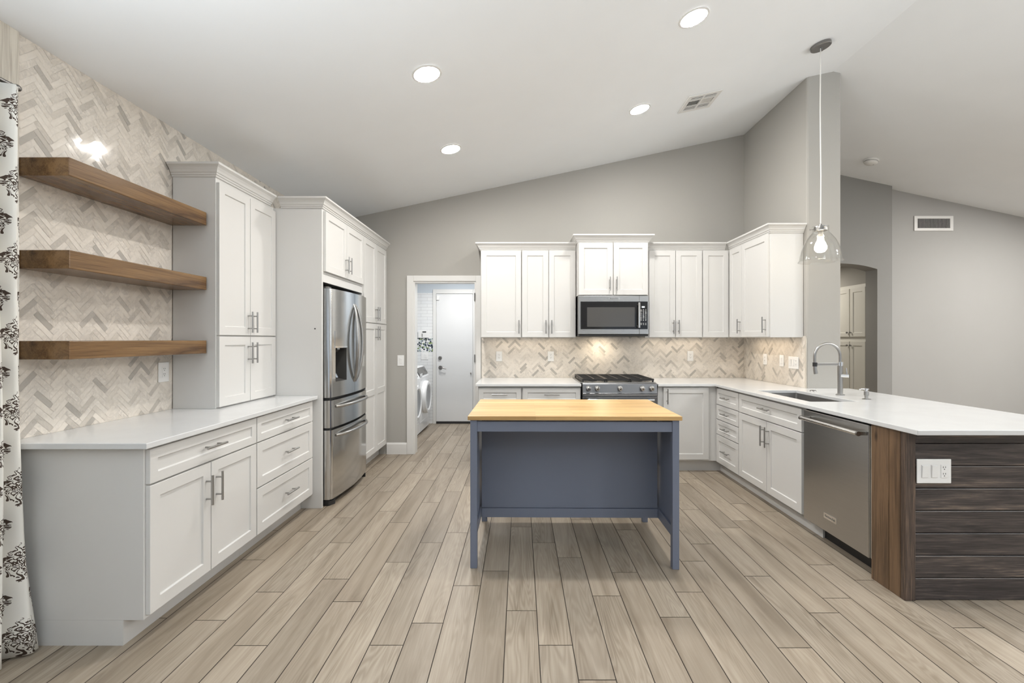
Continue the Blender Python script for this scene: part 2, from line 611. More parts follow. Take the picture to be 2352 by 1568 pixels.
# ------------------------------------------------------------------ the room
XL, XR, YB = -2.27, 2.645, 5.48                # left tiled wall, right kitchen wall, back wall
RIDGE = 2.89
XG, YR = 7.3, -4.0                             # far right wall, wall behind the camera
YN, YG = 6.155, 6.25                           # arch wall and vent wall of the next room


def cz(x):
    return 2.73 + 0.212 * (x - XL) if x < RIDGE else 2.73 + 0.212 * (RIDGE - XL) - 0.212 * (x - RIDGE)


# floor: wood-look planks, joints as laid
JOINT = {-10: .778, -9: .167, -8: .417, -7: 1.018, -6: .552, -5: .325, -4: .749, -3: 1.02, -2: .146, -1: .482, 0: .643, 1: .246,
         2: 1.02, 3: .81, 4: .38, 5: .627, 6: .192, 7: .417, 8: .763, 9: 1.003, 10: .585, 11: .228, 12: .359, 13: .717, 14: .54, 15: .108}
bm = bmnew()
box(bm, -2.6, 7.45, -4.15, 9.0, -0.06, -0.0035)
fl = struct('floor', bm, 'floorgrout')
bm = bmnew()
cols = []
PW, PL, G = 0.15, 1.035, 0.0019
for k in range(-16, 51):
    x0, x1 = -0.2184 + PW * k, -0.2184 + PW * (k + 1)
    if x0 > 7.4 or x1 < -2.55:
        continue
    o = JOINT.get(k, random.random() * PL)
    y = -4.1 - PL + (o - (-4.1)) % PL
    while y < 8.95:
        y0, y1 = max(y, -4.1), min(y + PL, 8.95)
        if y1 - y0 > 0.02:
            vs = [bm.verts.new(p) for p in ((x0 + G, y0 + G, 0), (x1 - G, y0 + G, 0), (x1 - G, y1 - G, 0), (x0 + G, y1 - G, 0))]
            bm.faces.new(vs)
            c = (random.random(), random.random(), random.random(), 1)
            cols += [c] * 4
        y += PL
me_o = obj('plank_tile', bm, 'floor', fl, fix=False)
ca = me_o.data.color_attributes.new('rnd', 'FLOAT_COLOR', 'POINT')
for i, c in enumerate(cols):
    ca.data[i].color = c

# ceiling: two slopes meeting at the ridge
bm = bmnew()
xs = (-2.42, RIDGE, 7.45)
prism(bm, [(xs[0], cz(xs[0])), (xs[1], cz(xs[1])), (xs[2], cz(xs[2])), (xs[2], cz(xs[2]) + .12), (xs[1], cz(xs[1]) + .12), (xs[0], cz(xs[0]) + .12)],
      lambda x, z: (x, -4.15, z), lambda x, z: (x, 6.5, z))
struct('ceiling', bm, 'ceil')


def wall_xz(name, y0, y1, xa, xb, openings, m, top=None, zstep=2.2):
    """wall across the view from xa to xb with rectangular openings (x0, x1, z0, z1), its head following the ceiling"""
    bm = bmnew()
    xs = sorted({xa, xb, *[v for o in openings for v in o[:2]]})
    zs = sorted({0.0, zstep, *[v for o in openings for v in o[2:]]})
    cell_slab(bm, xs, zs, lambda x, z: not any(o[0] < x < o[1] and o[2] < z < o[3] for o in openings),
              lambda x, z, s: (x, (y0, y1)[s], z))
    tp = [(xa, zstep), (xb, zstep)]
    if top is None:
        tp.append((xb, cz(xb) + .02))
        if xa < RIDGE < xb:
            tp.append((RIDGE, cz(RIDGE) + .02))
        tp.append((xa, cz(xa) + .02))
    else:
        tp += [(xb, top), (xa, top)]
    prism(bm, tp, lambda x, z: (x, y0, z), lambda x, z: (x, y1, z))
    return struct(name, bm, m)


def wall_yz(name, x0, x1, ya, yb, openings, m, top):
    bm = bmnew()
    ys = sorted({ya, yb, *[v for o in openings for v in o[:2]]})
    zs = sorted({0.0, top, *[v for o in openings for v in o[2:]]})
    cell_slab(bm, ys, zs, lambda y, z: not any(o[0] < y < o[1] and o[2] < z < o[3] for o in openings),
              lambda y, z, s: ((x0, x1)[s], y, z))
    return struct(name, bm, m)


wl = wall_yz('wall_left', XL - .12, XL, YR - .1, YB, [(-0.6, 1.4, 0.0, 2.08)], 'wall', 2.74)
wb = wall_xz('wall_back', YB, YB + .12, XL - .12, XR, [(-1.26, -0.524, 0.0, 2.04)], 'wall')
bm = bmnew()
prism(bm, [(XR, -.04), (2.96, -.04), (2.96, cz(2.96) + .06), (RIDGE, cz(RIDGE) + .06), (XR, cz(XR) + .06)], lambda x, z: (x, 4.277, z), lambda x, z: (x, 6.155, z))
wr = struct('wall_right', bm, 'wall', bevel=.016)
wall_xz('wall_rear', YR - .12, YR, XL - .12, XG + .1, [(-1.4, 0.8, 0.95, 2.2), (2.5, 5.5, 0.0, 2.2)], 'wallcool', zstep=2.3)
wall_yz('wall_far_right', XG, XG + .12, YR - .1, 6.5, [(-1.9, 1.1, 0.85, 2.15)], 'wallcool', cz(XG) + .01)
wg = wall_xz('wall_vent', YG, YG + .12, 4.936, XG + .1, [], 'wallcool')

# wall with the arched opening to the hall
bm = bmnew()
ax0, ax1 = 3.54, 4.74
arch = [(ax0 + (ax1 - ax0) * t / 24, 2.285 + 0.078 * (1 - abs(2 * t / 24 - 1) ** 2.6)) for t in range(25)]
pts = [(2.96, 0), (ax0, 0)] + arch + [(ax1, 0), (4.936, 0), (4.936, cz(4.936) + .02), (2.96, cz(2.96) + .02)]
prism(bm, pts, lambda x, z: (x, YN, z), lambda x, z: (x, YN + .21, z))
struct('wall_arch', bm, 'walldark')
# hall behind the arch
bm = bmnew()
box(bm, 4.80, 4.92, YN + .215, 9.0, 0, 2.44)
struct('wall_hall_right', bm, 'wall')
bm = bmnew()
box(bm, 2.9, 3.0, YN + .215, 9.0, 0, 2.44)
struct('wall_hall_left', bm, 'wall')
bm = bmnew()
box(bm, 3.0, 4.8, 8.9, 9.0, 0, 2.44)
struct('wall_hall_end', bm, 'wall')
bm = bmnew()
box(bm, 2.9, 4.92, YN + .215, 9.0, 2.44, 2.52)
struct('ceiling_hall', bm, 'ceil')
# laundry room beyond the doorway
LY = 7.48
bm = bmnew()
box(bm, -2.5, -0.1, LY, LY + .1, 0, 2.44)
wla = struct('wall_laundry_back', bm, 'laundry')
bm = bmnew()
box(bm, -2.5, -2.4, YB + .12, LY, 0, 2.44)
struct('wall_laundry_left', bm, 'laundry')
bm = bmnew()
box(bm, -0.2, -0.1, YB + .12, LY, 0, 2.44)
struct('wall_laundry_right', bm, 'laundry')
bm = bmnew()
box(bm, -2.5, -0.1, YB + .12, LY + .1, 2.44, 2.52)
struct('ceiling_laundry', bm, 'ceil')
bm = bmnew()
box(bm, -2.4, -1.405, LY - .010, LY - .0005, 0, 1.155)
box(bm, -2.4, -1.405, LY - .010, LY - .0005, 1.378, 2.10)
obj('subway_tile', bm, 'subway', wla)
bm = bmnew()
box(bm, -2.4, -1.405, LY - .011, LY - .0005, 1.155, 1.378)
obj('mosaic_band', bm, 'pebble', wla)

# windows of the parts behind the camera (seen only in reflections)
def window(name, axis, at, a0, a1, z0, z1, mull):
    bm = bmnew()
    t = .05
    bars = [(a0, a0 + t, z0, z1), (a1 - t, a1, z0, z1), (a0 + t, a1 - t, z0, z0 + t), (a0 + t, a1 - t, z1 - t, z1)]
    for k in range(1, mull):
        c = a0 + (a1 - a0) * k / mull
        bars.append((c - t / 2, c + t / 2, z0 + t, z1 - t))
    for p, q, r, s in bars:
        if axis == 'y':
            box(bm, p, q, at - .03, at + .03, r, s)
        else:
            box(bm, at - .03, at + .03, p, q, r, s)
    struct(name, bm, 'trim')


window('window_1', 'y', YR - .06, -1.4, 0.8, .95, 2.2, 2)
window('window_2', 'x', XG + .06, -1.9, 1.1, .85, 2.15, 2)
window('door_2', 'y', YR - .06, 2.5, 5.5, .0, 2.2, 2)
window('door_3', 'x', XL - .06, -0.6, 1.4, .0, 2.08, 2)

# doorway casing and jamb to the laundry, with the hinges left on it
bm = bmnew()
dx0, dx1, dz = -1.26, -0.524, 2.04
for x0, x1, z0, z1 in ((dx0 - .078, dx0, 0, dz + .066), (dx1, dx1 + .058, 0, dz + .066), (dx0, dx1, dz, dz + .066)):
    box(bm, x0, x1, YB - .018, YB - .0005, z0, z1)
tc = struct('trim_1', bm, 'trim', bevel=.003)
bm = bmnew()
box(bm, dx0, dx0 + .016, YB - .005, YB + .125, 0, dz - .016)
box(bm, dx1 - .016, dx1, YB - .005, YB + .125, 0, dz - .016)
box(bm, dx0, dx1, YB - .005, YB + .125, dz - .016, dz)
obj('jamb', bm, 'trim', tc)
for hz in (1.855, 1.13, 0.25):
    bm = bmnew()
    box(bm, dx1 - .022, dx1 - .012, YB - .012, YB + .03, hz - .045, hz + .045)
    cyl(bm, (dx1 - .012, YB - .016, hz - .045), (dx1 - .012, YB - .016, hz + .045), .007, 10)
    obj('hinge', bm, 'nickel', tc)
# baseboards
bm = bmnew()
prism(bm, [(YB - .016, 0), (YB - .0005, 0), (YB - .0005, .135), (YB - .008, .135), (YB - .016, .118)], lambda y, z: (-1.575, y, z), lambda y, z: (dx0 - .079, y, z))
struct('baseboard_back', bm, 'trim')

# laundry exterior door
bm = bmnew()
cx0, cx1, ct = -1.35, -0.765, 2.085
for x0, x1, z0, z1 in ((cx0 - .055, cx0 - .003, 0, ct + .075), (cx1 + .004, cx1 + .09, 0, ct + .075), (cx0 - .003, cx1 + .004, ct + .004, ct + .075)):
    box(bm, x0, x1, LY - .03, LY - .0005, z0, z1)
struct('trim_2', bm, 'trim', bevel=.003)
d1 = thing('door_1', None, None, (cx0, LY - .022, 0))
d1['kind'] = 'structure'
bm = bmnew()
box(bm, 0, cx1 - cx0, 0, .02, .035, ct)
obj('slab', bm, 'doorpaint', d1, .002)
bm = bmnew()
box(bm, 0, cx1 - cx0, -.01, .02, 0.0, .032)
obj('threshold', bm, 'blackplastic', d1)
bm = bmnew()
lathe(bm, [(0, -.028), (.022, -.028), (.026, -.020), (.029, -.004), (.031, 0), (0, 0)], (.06, 0, 1.055), 24, 'y')
obj('deadbolt', bm, 'darknickel', d1, smooth=True)
bm = bmnew()
lathe(bm, [(0, -.012), (.026, -.012), (.032, -.004), (.033, 0), (0, 0)], (.065, 0, .90), 24, 'y')
tube(bm, [(.065, -.01, .90), (.065, -.05, .90), (.09, -.056, .902), (.13, -.055, .895), (.165, -.052, .885)], [.010, .010, .010, .008, .007], 10)
obj('lever_handle', bm, 'darknickel', d1, smooth=True)
bm = bmnew()
box(bm, .005, .05, -.025, 0, 1.985, 2.06)
obj('door_sensor', bm, 'plastic', d1, .003)
bm = bmnew()
cyl(bm, (.555, 0, .815), (.555, -.03, .815), .011, 12)
obj('door_stop', bm, 'chrome', d1)

# ---- herringbone marble
def clip(poly, x0, x1, y0, y1):
    for ax, v, s in ((0, x0, 1), (0, x1, -1), (1, y0, 1), (1, y1, -1)):
        out = []
        for i in range(len(poly)):
            a, b = poly[i], poly[(i + 1) % len(poly)]
            da, db = (a[ax] - v) * s, (b[ax] - v) * s
            if da >= 0:
                out.append(a)
            if da * db < 0:
                t = da / (da - db)
                out.append((a[0] + t * (b[0] - a[0]), a[1] + t * (b[1] - a[1])))
        poly = out
        if len(poly) < 3:
            return []
    return poly


def herringbone(parent, rects, fmap, seed, L=.105, Wd=.0263, g=.0006, org=(0, 0)):
    """rects in wall coordinates (a, b); fmap(a, b, out) -> point"""
    rnd = random.Random(seed)
    bm = bmnew()
    cols = []
    s2 = math.sqrt(.5)
    a0, a1 = min(r[0] for r in rects), max(r[1] for r in rects)
    b0, b1 = min(r[2] for r in rects), max(r[3] for r in rects)
    N = int((abs(b1 - b0) + 2) / (Wd * 1.414)) + 40
    K = int((abs(a1 - a0) + 2) / (L * 1.414)) + 40
    tone = {}
    for k in range(-K, K):
        for i in range(-N, N):
            for vert in (0, 1):
                px, py = Wd * i + L * k, Wd * i - L * k
                if vert:
                    x0, x1, y0, y1 = px, px + Wd, py + Wd, py + Wd + L
                else:
                    x0, x1, y0, y1 = px, px + L, py, py + Wd
                cxm, cym = (x0 + x1) / 2, (y0 + y1) / 2
                ca_, cb_ = (cxm - cym) * s2 + org[0], (cxm + cym) * s2 + org[1]
                if not (a0 - .1 < ca_ < a1 + .1 and b0 - .1 < cb_ < b1 + .1):
                    continue
                q = [(x0 + g, y0 + g), (x1 - g, y0 + g), (x1 - g, y1 - g), (x0 + g, y1 - g)]
                q = [((x - y) * s2 + org[0], (x + y) * s2 + org[1]) for x, y in q]
                u = rnd.random()
                c = (u, rnd.random(), rnd.random(), 1)
                tx, ty = rnd.uniform(-.006, .006), rnd.uniform(-.012, .012)
                for r in rects:
                    p = clip(q, *r)
                    if len(p) >= 3:
                        vs = [bm.verts.new(fmap(x, y, .0011 + tx * (x - ca_) + ty * (y - cb_))) for x, y in p]
                        bm.faces.new(vs)
                        cols += [c] * len(vs)
    o = obj('herringbone_tile', bm, 'marble', parent, fix=False)
    at = o.data.color_attributes.new('rnd', 'FLOAT_COLOR', 'POINT')
    for i, c in enumerate(cols):
        at.data[i].color = c
    bm = bmnew()
    for r in rects:
        f = [fmap(r[0], r[2], 0), fmap(r[1], r[2], 0), fmap(r[1], r[3], 0), fmap(r[0], r[3], 0)]
        bk = [fmap(r[0], r[2], -.006), fmap(r[1], r[2], -.006), fmap(r[1], r[3], -.006), fmap(r[0], r[3], -.006)]
        vs = [bm.verts.new(p) for p in f + bk]
        for q in ((0, 1, 2, 3), (7, 6, 5, 4), (0, 4, 5, 1), (1, 5, 6, 2), (2, 6, 7, 3), (3, 7, 4, 0)):
            bm.faces.new([vs[i] for i in q])
    obj('tile_grout', bm, 'grout', parent)


herringbone(wl, [(2.083, 3.02, .9036, 2.735), (3.02, 4.9, 2.38, 2.735)], lambda a, b, o: (XL + .0065 + o, a, b), 3, org=(.02, .0))
herringbone(wb, [(-.455, XR - .001, .9036, 1.385)], lambda a, b, o: (a, YB - .0065 - o, b), 5, L=.101, org=(.01, .02))
herringbone(wr, [(4.292, YB - .009, .9036, 1.385)], lambda a, b, o: (XR - .0065 - o, a, b), 8, org=(.03, .01))
bm = bmnew()
box(bm, XR - .010, XR - .0005, 4.279, 4.292, .9036, 1.37)
obj('tile_edge_trim', bm, 'whitewash', wr)
# whitewashed board up the left wall, at the end of the tile
bm = bmnew()
box(bm, XL + .0005, XL + .022, 1.86, 2.081, 0, 2.735)
struct('trim_3', bm, 'whitewash', bevel=.003)


# ------------------------------------------------------------------ cabinet kit
def shaker(w, h, t=.02, st=.058, rec=.009, rail=None):
    """a recessed panel front: x 0..w, z 0..h, front at y=-t, back at y=0"""
    bm = bmnew()
    st = min(st, w * .3, h * .3)
    holes = [(st, w - st, st, h - st)]
    if rail:
        holes = [(st, w - st, st, rail - .03), (st, w - st, rail + .03, h - st)]
    xs = [0, st, w - st, w]
    zs = sorted({0, h, *[v for q in holes for v in q[2:]]})
    g = {}

    def v(i, j):
        if (i, j) not in g:
            g[(i, j)] = bm.verts.new((xs[i], -t, zs[j]))
        return g[(i, j)]
    for i in range(3):
        for j in range(len(zs) - 1):
            cxm, czm = (xs[i] + xs[i + 1]) / 2, (zs[j] + zs[j + 1]) / 2
            hole = [q for q in holes if q[0] < cxm < q[1] and q[2] < czm < q[3]]
            ring = [v(i, j), v(i + 1, j), v(i + 1, j + 1), v(i, j + 1)]
            if hole:
                e = .0025
                x0, x1, z0, z1 = hole[0]
                inn = [bm.verts.new(p) for p in ((x0 + e, -t + rec, z0 + e), (x1 - e, -t + rec, z0 + e), (x1 - e, -t + rec, z1 - e), (x0 + e, -t + rec, z1 - e))]
                bm.faces.new(inn)
                for k in range(4):
                    bm.faces.new((ring[k], ring[(k + 1) % 4], inn[(k + 1) % 4], inn[k]))
            else:
                bm.faces.new(ring)
    nz = len(zs) - 1
    loop = [v(0, 0), v(1, 0), v(2, 0), v(3, 0)] + [v(3, j) for j in range(1, nz + 1)] + [v(i, nz) for i in (2, 1, 0)] + [v(0, j) for j in range(nz - 1, 0, -1)]
    back = [bm.verts.new((p.co.x, 0, p.co.z)) for p in loop]
    n = len(loop)
    for k in range(n):
        bm.faces.new((loop[(k + 1) % n], loop[k], back[k], back[(k + 1) % n]))
    bm.faces.new(back[::-1])
    return bm


def bar_pull(parent, x, z, vertical, L=.15, r=.0058, out=.034, y0=0.0, m='nickel'):
    bm = bmnew()
    d = L / 2
    e = L * .30
    if vertical:
        cyl(bm, (x, y0 - out, z - d), (x, y0 - out, z + d), r, 12)
        for s in (-e, e):
            cyl(bm, (x, y0, z + s), (x, y0 - out + .002, z + s), r * .8, 10)
    else:
        cyl(bm, (x - d, y0 - out, z), (x + d, y0 - out, z), r, 12)
        for s in (-e, e):
            cyl(bm, (x + s, y0, z), (x + s, y0 - out + .002, z), r * .8, 10)
    return obj('handle', bm, m, parent, smooth=True)


CROWN = [(0, 0), (.008, 0), (.010, .010), (.016, .013), (.018, .022), (.024, .026), (.030, .040), (.040, .054), (.052, .064), (.056, .066), (.056, .080), (0, .080)]


def crown(parent, path, z, m='cab', prof=CROWN):
    """moulding swept along a plan path, projecting to the right of the direction of travel, mitred"""
    bm = bmnew()
    P = [Vector((p[0], p[1])) for p in path]
    rings = []
    for i, p in enumerate(P):
        d0 = (P[i] - P[i - 1]).normalized() if i else (P[1] - P[0]).normalized()
        d1 = (P[i + 1] - P[i]).normalized() if i < len(P) - 1 else d0
        n0, n1 = Vector((d0.y, -d0.x)), Vector((d1.y, -d1.x))
        b = n0 + n1
        b = b / b.dot(n0)
        rings.append([bm.verts.new((p.x + b.x * o, p.y + b.y * o, z + h)) for o, h in prof])
    n = len(prof)
    for a, b in zip(rings, rings[1:]):
        for k in range(n):
            bm.faces.new((a[k], a[(k + 1) % n], b[(k + 1) % n], b[k]))
    bm.faces.new(rings[0])
    bm.faces.new(rings[-1][::-1])
    return obj('crown_moulding', bm, m, parent)


FT = .021


def front(root, kind, x0, x1, z0, z1, handle=None, rail=None, m='cab', L=.15, hm='nickel'):
    """door or drawer front with its pull; z relative to the thing. handle: ('v'|'h', x, z) in the thing's coordinates"""
    gp = .0018
    bm = shaker(x1 - x0 - 2 * gp, z1 - z0 - 2 * gp, FT, rail=rail)
    o = obj(kind, bm, m, root, .0012, seg=1)
    o.location = (x0 + gp, -.0005, z0 + gp)
    if handle:
        bar_pull(o, handle[1] - x0 - gp, handle[2] - z0 - gp, handle[0] == 'v', L, y0=-FT, m=hm)
    return o


def carcass(root, w, d, z0, z1, m='cab', name='body', x0=0.0):
    bm = bmnew()
    box(bm, x0, w, 0, d, z0, z1)
    return obj(name, bm, m, root, .001, seg=1)


def toe(root, w, d, rec, h, x0=0.0, m='cab'):
    bm = bmnew()
    box(bm, x0, w, rec, d, 0, h)
    return obj('toe_kick', bm, m, root)


CT = .903                       # worktop height
ST = .877                       # underside of the stone

# ------------------------------------------------------------------ left run
GB = 'white base cabinets'
t = thing('base_cabinet', 'white base cabinet beside the curtain with one drawer above two doors', 'cabinet', (-1.667, 2.052, 0), 90, GB)
carcass(t, .845, .600, .112, ST - .001)
toe(t, .845, .600, .09, .112)
front(t, 'drawer', .008, .842, .709, .866, ('h', .42, .79), L=.16)
front(t, 'door', .008, .416, .128, .704, ('v', .378, .565), L=.155)
front(t, 'door', .418, .842, .128, .704, ('v', .458, .565), L=.155)
t = thing('base_cabinet', 'white base cabinet of three drawers next to the refrigerator', 'cabinet', (-1.667, 2.898, 0), 90, GB)
carcass(t, .815, .600, .112, ST - .001)
toe(t, .815, .600, .09, .112)
for z0, z1 in ((.709, .866), (.422, .704), (.128, .417)):
    front(t, 'drawer', .002, .778, z0, z1, ('h', .40, z0 + (z1 - z0) * .52), L=.16)
bm = bmnew()
box(bm, XL + .001, -1.622, 2.012, 3.716, ST, CT)
tag(obj('worktop', bm, 'quartz', None, .003), 'white stone worktop under the wooden shelves on the left', 'countertop', 'white stone worktops')

t = thing('hutch_cabinet', 'tall white cabinet standing on the left worktop beside the wooden shelves', 'cabinet', (-1.978, 3.010, CT), 90)
HZ = 2.408 - CT
carcass(t, .706, .278, .0005, HZ)
front(t, 'door', .004, .352, .478, HZ - .03, ('v', .322, .575), L=.15)
front(t, 'door', .354, .702, .478, HZ - .03, ('v', .384, .575), L=.15)
front(t, 'door', .004, .352, .008, .472, ('v', .322, .355), L=.15)
front(t, 'door', .354, .702, .008, .472, ('v', .384, .355), L=.15)
crown(t, [(0, .278), (0, 0), (.65, 0)], HZ)

t = thing('refrigerator_surround', 'white cabinet with a full height side panel built over the refrigerator', 'cabinet', (-1.591, 3.718, 0), 90)
bm = bmnew()
box(bm, 0, .022, 0, .672, 0, 2.406)
sp = obj('side_panel', bm, 'cab', t, .001)
for px, pz in ((.055, 1.44), (.055, 1.16)):
    bm = bmnew()
    cyl(bm, (0.0, px, pz), (-.0012, px, pz), .006, 12)
    obj('screw_cap', bm, 'slot' if pz > 1.3 else 'cab', sp)
carcass(t, .940, .660, 1.885, 2.406, x0=.0225)
bm = bmnew()
box(bm, .0225, .940, .0, .03, 1.818, 1.884)
obj('header_rail', bm, 'cab', t, .001)
front(t, 'door', .026, .478, 1.902, 2.392, ('v', .445, 2.02), L=.15)
front(t, 'door', .480, .936, 1.902, 2.392, ('v', .513, 2.02), L=.15)
crown(t, [(0, .325), (0, 0), (.9405, 0)], 2.406)

t = thing('pantry_cabinet', 'tall white four door pantry cabinet between the refrigerator and the back wall', 'cabinet', (-1.591, 4.659, 0), 90)
carcass(t, .816, .660, .112, 2.406)
toe(t, .816, .660, .08, .112)
for x0, x1, hx in ((.004, .392, .360), (.394, .780, .426)):
    front(t, 'door', x0, x1, 1.530, 2.392, ('v', hx, 1.63), L=.15)
    front(t, 'door', x0, x1, .131, 1.524, ('v', hx, 1.42), rail=.655, L=.15)
crown(t, [(0, 0), (.816, 0)], 2.406)

# floating shelves: thick stained planks
GS = 'floating wooden shelves'
for z0, z1, lab in ((2.091, 2.174, 'topmost of the three thick brown wooden shelves'), (1.673, 1.757, 'middle one of the three thick brown wooden shelves'),
                    (1.264, 1.348, 'lowest of the three thick brown wooden shelves, above the outlet')):
    bm = bmnew()
    prism(bm, [(XL + .009, 2.083), (-2.026, 2.083), (-2.026, 2.992), (-2.032, 3.004), (XL + .009, 3.004)], lambda x, y: (x, y, z0), lambda x, y: (x, y, z1))
    o = obj('floating_shelf', bm, 'shelf', None, .004)
    tag(o, lab, 'shelf', GS)
    # local origin with its own grain
    sh = Vector((random.random(), random.random() * 3, random.random()))
    o.data.transform(Matrix.Translation(-Vector((0, 0, z0)) + sh * 0))
    o.location = (0, 0, z0)


# ------------------------------------------------------------------ outlets and switches, built facing -Y
def plate(name, label, cat, loc, rz, parts, w=.072, h=.117, group=None):
    t = thing(name, label, cat, loc, rz, group)
    bm = bmnew()
    box(bm, -w / 2, w / 2, -.006, 0, -h / 2, h / 2)
    obj('cover_plate', bm, 'plastic', t, .0025)
    for kind, x in parts:
        if kind == 'switch':
            bm = bmnew()
            box(bm, x - .0165, x + .0165, -.0075, -.0062, -.0335, .0335)
            obj('switch_frame', bm, 'trim', t)
            bm = bmnew()
            prism(bm, [(-.009, -.031), (-.0125, .029), (-.0076, .031), (-.0076, -.031)], lambda y, z: (x - .0145, y, z), lambda y, z: (x + .0145, y, z))
            obj('rocker', bm, 'plastic', t, .001)
        else:
            bm = bmnew()
            box(bm, x - .0165, x + .0165, -.0085, -.0062, -.0335, .0335)
            f = obj('receptacle', bm, 'plastic', t, .001)
            bm = bmnew()
            for zc in ((.017, -.017) if kind == 'outlet' else (.0,)):
                for sx in (-.006, .006):
                    box(bm, x + sx - .0011, x + sx + .0011, -.0092, -.0084, zc + .001, zc + .009)
                cyl(bm, (x, -.0092, zc - .006), (x, -.0084, zc - .006), .0026, 8)
            obj('socket_slots', bm, 'slot', f)
    return t


GO = 'wall outlets'
plate('wall_outlet', 'white outlet on the left tiled wall below the lowest shelf', 'outlet', (XL + .0092, 2.935, 1.148), 90, [('outlet', 0)], w=.085, h=.125, group=GO)
plate('wall_outlet', 'white outlet on the back tile nearest the doorway', 'outlet', (-.25, YB - .0092, 1.155), 0, [('outlet', 0)], group=GO)
plate('wall_outlet', 'white outlet on the back tile between doorway outlet and range', 'outlet', (.36, YB - .0092, 1.155), 0, [('outlet', 0)], group=GO)
plate('wall_outlet', 'white outlet on the back tile right of the range', 'outlet', (2.005, YB - .0092, 1.158), 0, [('outlet', 0)], group=GO)
plate('wall_outlet', 'cream outlet plate on the right tiled wall nearest the corner', 'outlet', (XR - .0092, 4.985, 1.142), -90, [('outlet', 0)], group=GO)
plate('wall_switch', 'single light switch on the right tiled wall under the cabinet', 'switch', (XR - .0092, 4.67, 1.14), -90, [('switch', 0)], group='light switches')
plate('wall_switch', 'wide three gang switch plate at the end of the right tiled wall', 'switch', (XR - .0092, 4.468, 1.130), -90, [('switch', -.046), ('switch', 0), ('outlet', .046)], w=.163, group='light switches')
plate('wall_switch', 'white rocker switch on the grey wall left of the laundry doorway', 'switch', (-1.412, YB - .0005, 1.104), 0, [('switch', 0)], w=.078, h=.125, group='light switches')
plate('wall_switch', 'wide white plate with two rockers and an outlet on the dark planks', 'switch', (2.137, 2.3995, .674), 0, [('switch', -.05), ('switch', .0), ('outlet', .05)], w=.177, h=.125, group='light switches')
plate('wall_switch', 'white switch plate on the laundry tile under the mosaic band', 'switch', (-1.54, LY - .011, 1.085), 0, [('switch', .02)], w=.115, group='light switches')
t = thing('control_box', 'small white control box on the laundry tile above the mosaic band', 'thermostat', (-1.555, LY - .0105, 1.435))
bm = bmnew()
box(bm, -.085, .085, -.03, 0, -.055, .06)
obj('housing', bm, 'plastic', t, .004)
bm = bmnew()
box(bm, -.015, .045, -.032, -.030, .028, .048)
obj('display', bm, 'slot', t)
bm = bmnew()
box(bm, -.025, -.014, -.034, -.030, -.04, .01)
obj('switch', bm, 'nickel', t)

# ------------------------------------------------------------------ curtain and its rod
bm = bmnew()
NU, NV = 150, 24
uvl = bm.loops.layers.uv.new('UVMap')
grid = []
for i in range(NU + 1):
    a = i / NU
    row = []
    for j in range(NV + 1):
        b = j / NV
        z = .012 + b * 2.41
        spread = 1.0 + .12 * (1 - b) ** 2
        y = 1.255 + a * .745 + .035 * (a - .5) * (1 - b)
        ph = a * 2 * math.pi * 8.5 + .5 * math.sin(b * 3 + a * 5)
        x = -2.150 + (.030 + .010 * math.sin(a * 17)) * math.cos(ph) * spread + .008 * math.sin(b * 7 + a * 21)
        if a > .93:
            x += (-.012 + .03 * (1 - b) + .05 * max(0, .2 - b) / .2) * (a - .93) / .07
        if b > .97:
            x += .006 * math.sin(a * 200)
        row.append((bm.verts.new((x, y, z)), (a * 1.15, z)))
    grid.append(row)
for i in range(NU):
    for j in range(NV):
        q = [grid[i][j], grid[i + 1][j], grid[i + 1][j + 1], grid[i][j + 1]]
        f = bm.faces.new([v[0] for v in q])
        for lp, v in zip(f.loops, q):
            lp[uvl].uv = v[1]
o = obj('curtain', bm, 'curtain', None, smooth=True, fix=False)
md = o.modifiers.new('cloth', 'SOLIDIFY')
md.thickness = .0015
tag(o, 'off-white curtain printed with dark damask medallions at the left edge', 'curtain')
bm = bmnew()
cyl(bm, (-2.165, -0.85, 2.436), (-2.165, 1.985, 2.436), .010, 12)
lathe(bm, [(0, 0), (.013, 0), (.015, .01), (.011, .02), (0, .022)], (-2.165, 1.985, 2.436), 14, 'y')
for y in (-.8, 1.95):
    box(bm, XL + .0225 if y > 1.8 else XL + .0005, -2.165, y - .008, y + .008, 2.428, 2.444)
tag(obj('curtain_rod', bm, 'darknickel', None, smooth=True), 'thin dark rod carrying the damask curtain', 'curtain rod')

# ------------------------------------------------------------------ refrigerator (local x along the wall, -y into the room)
t = thing('refrigerator', 'stainless steel french door refrigerator with two freezer drawers', 'refrigerator', (-1.60, 3.757, 0), 90)
FW = .888


def fy(x, add=0.0):
    u = 2 * x / FW - 1
    return -(.060 + .042 * (1 - u * u)) - add


bm = bmnew()
box(bm, .004, FW - .004, .03, .64, .03, 1.755)
obj('body', bm, 'shadowgap', t)


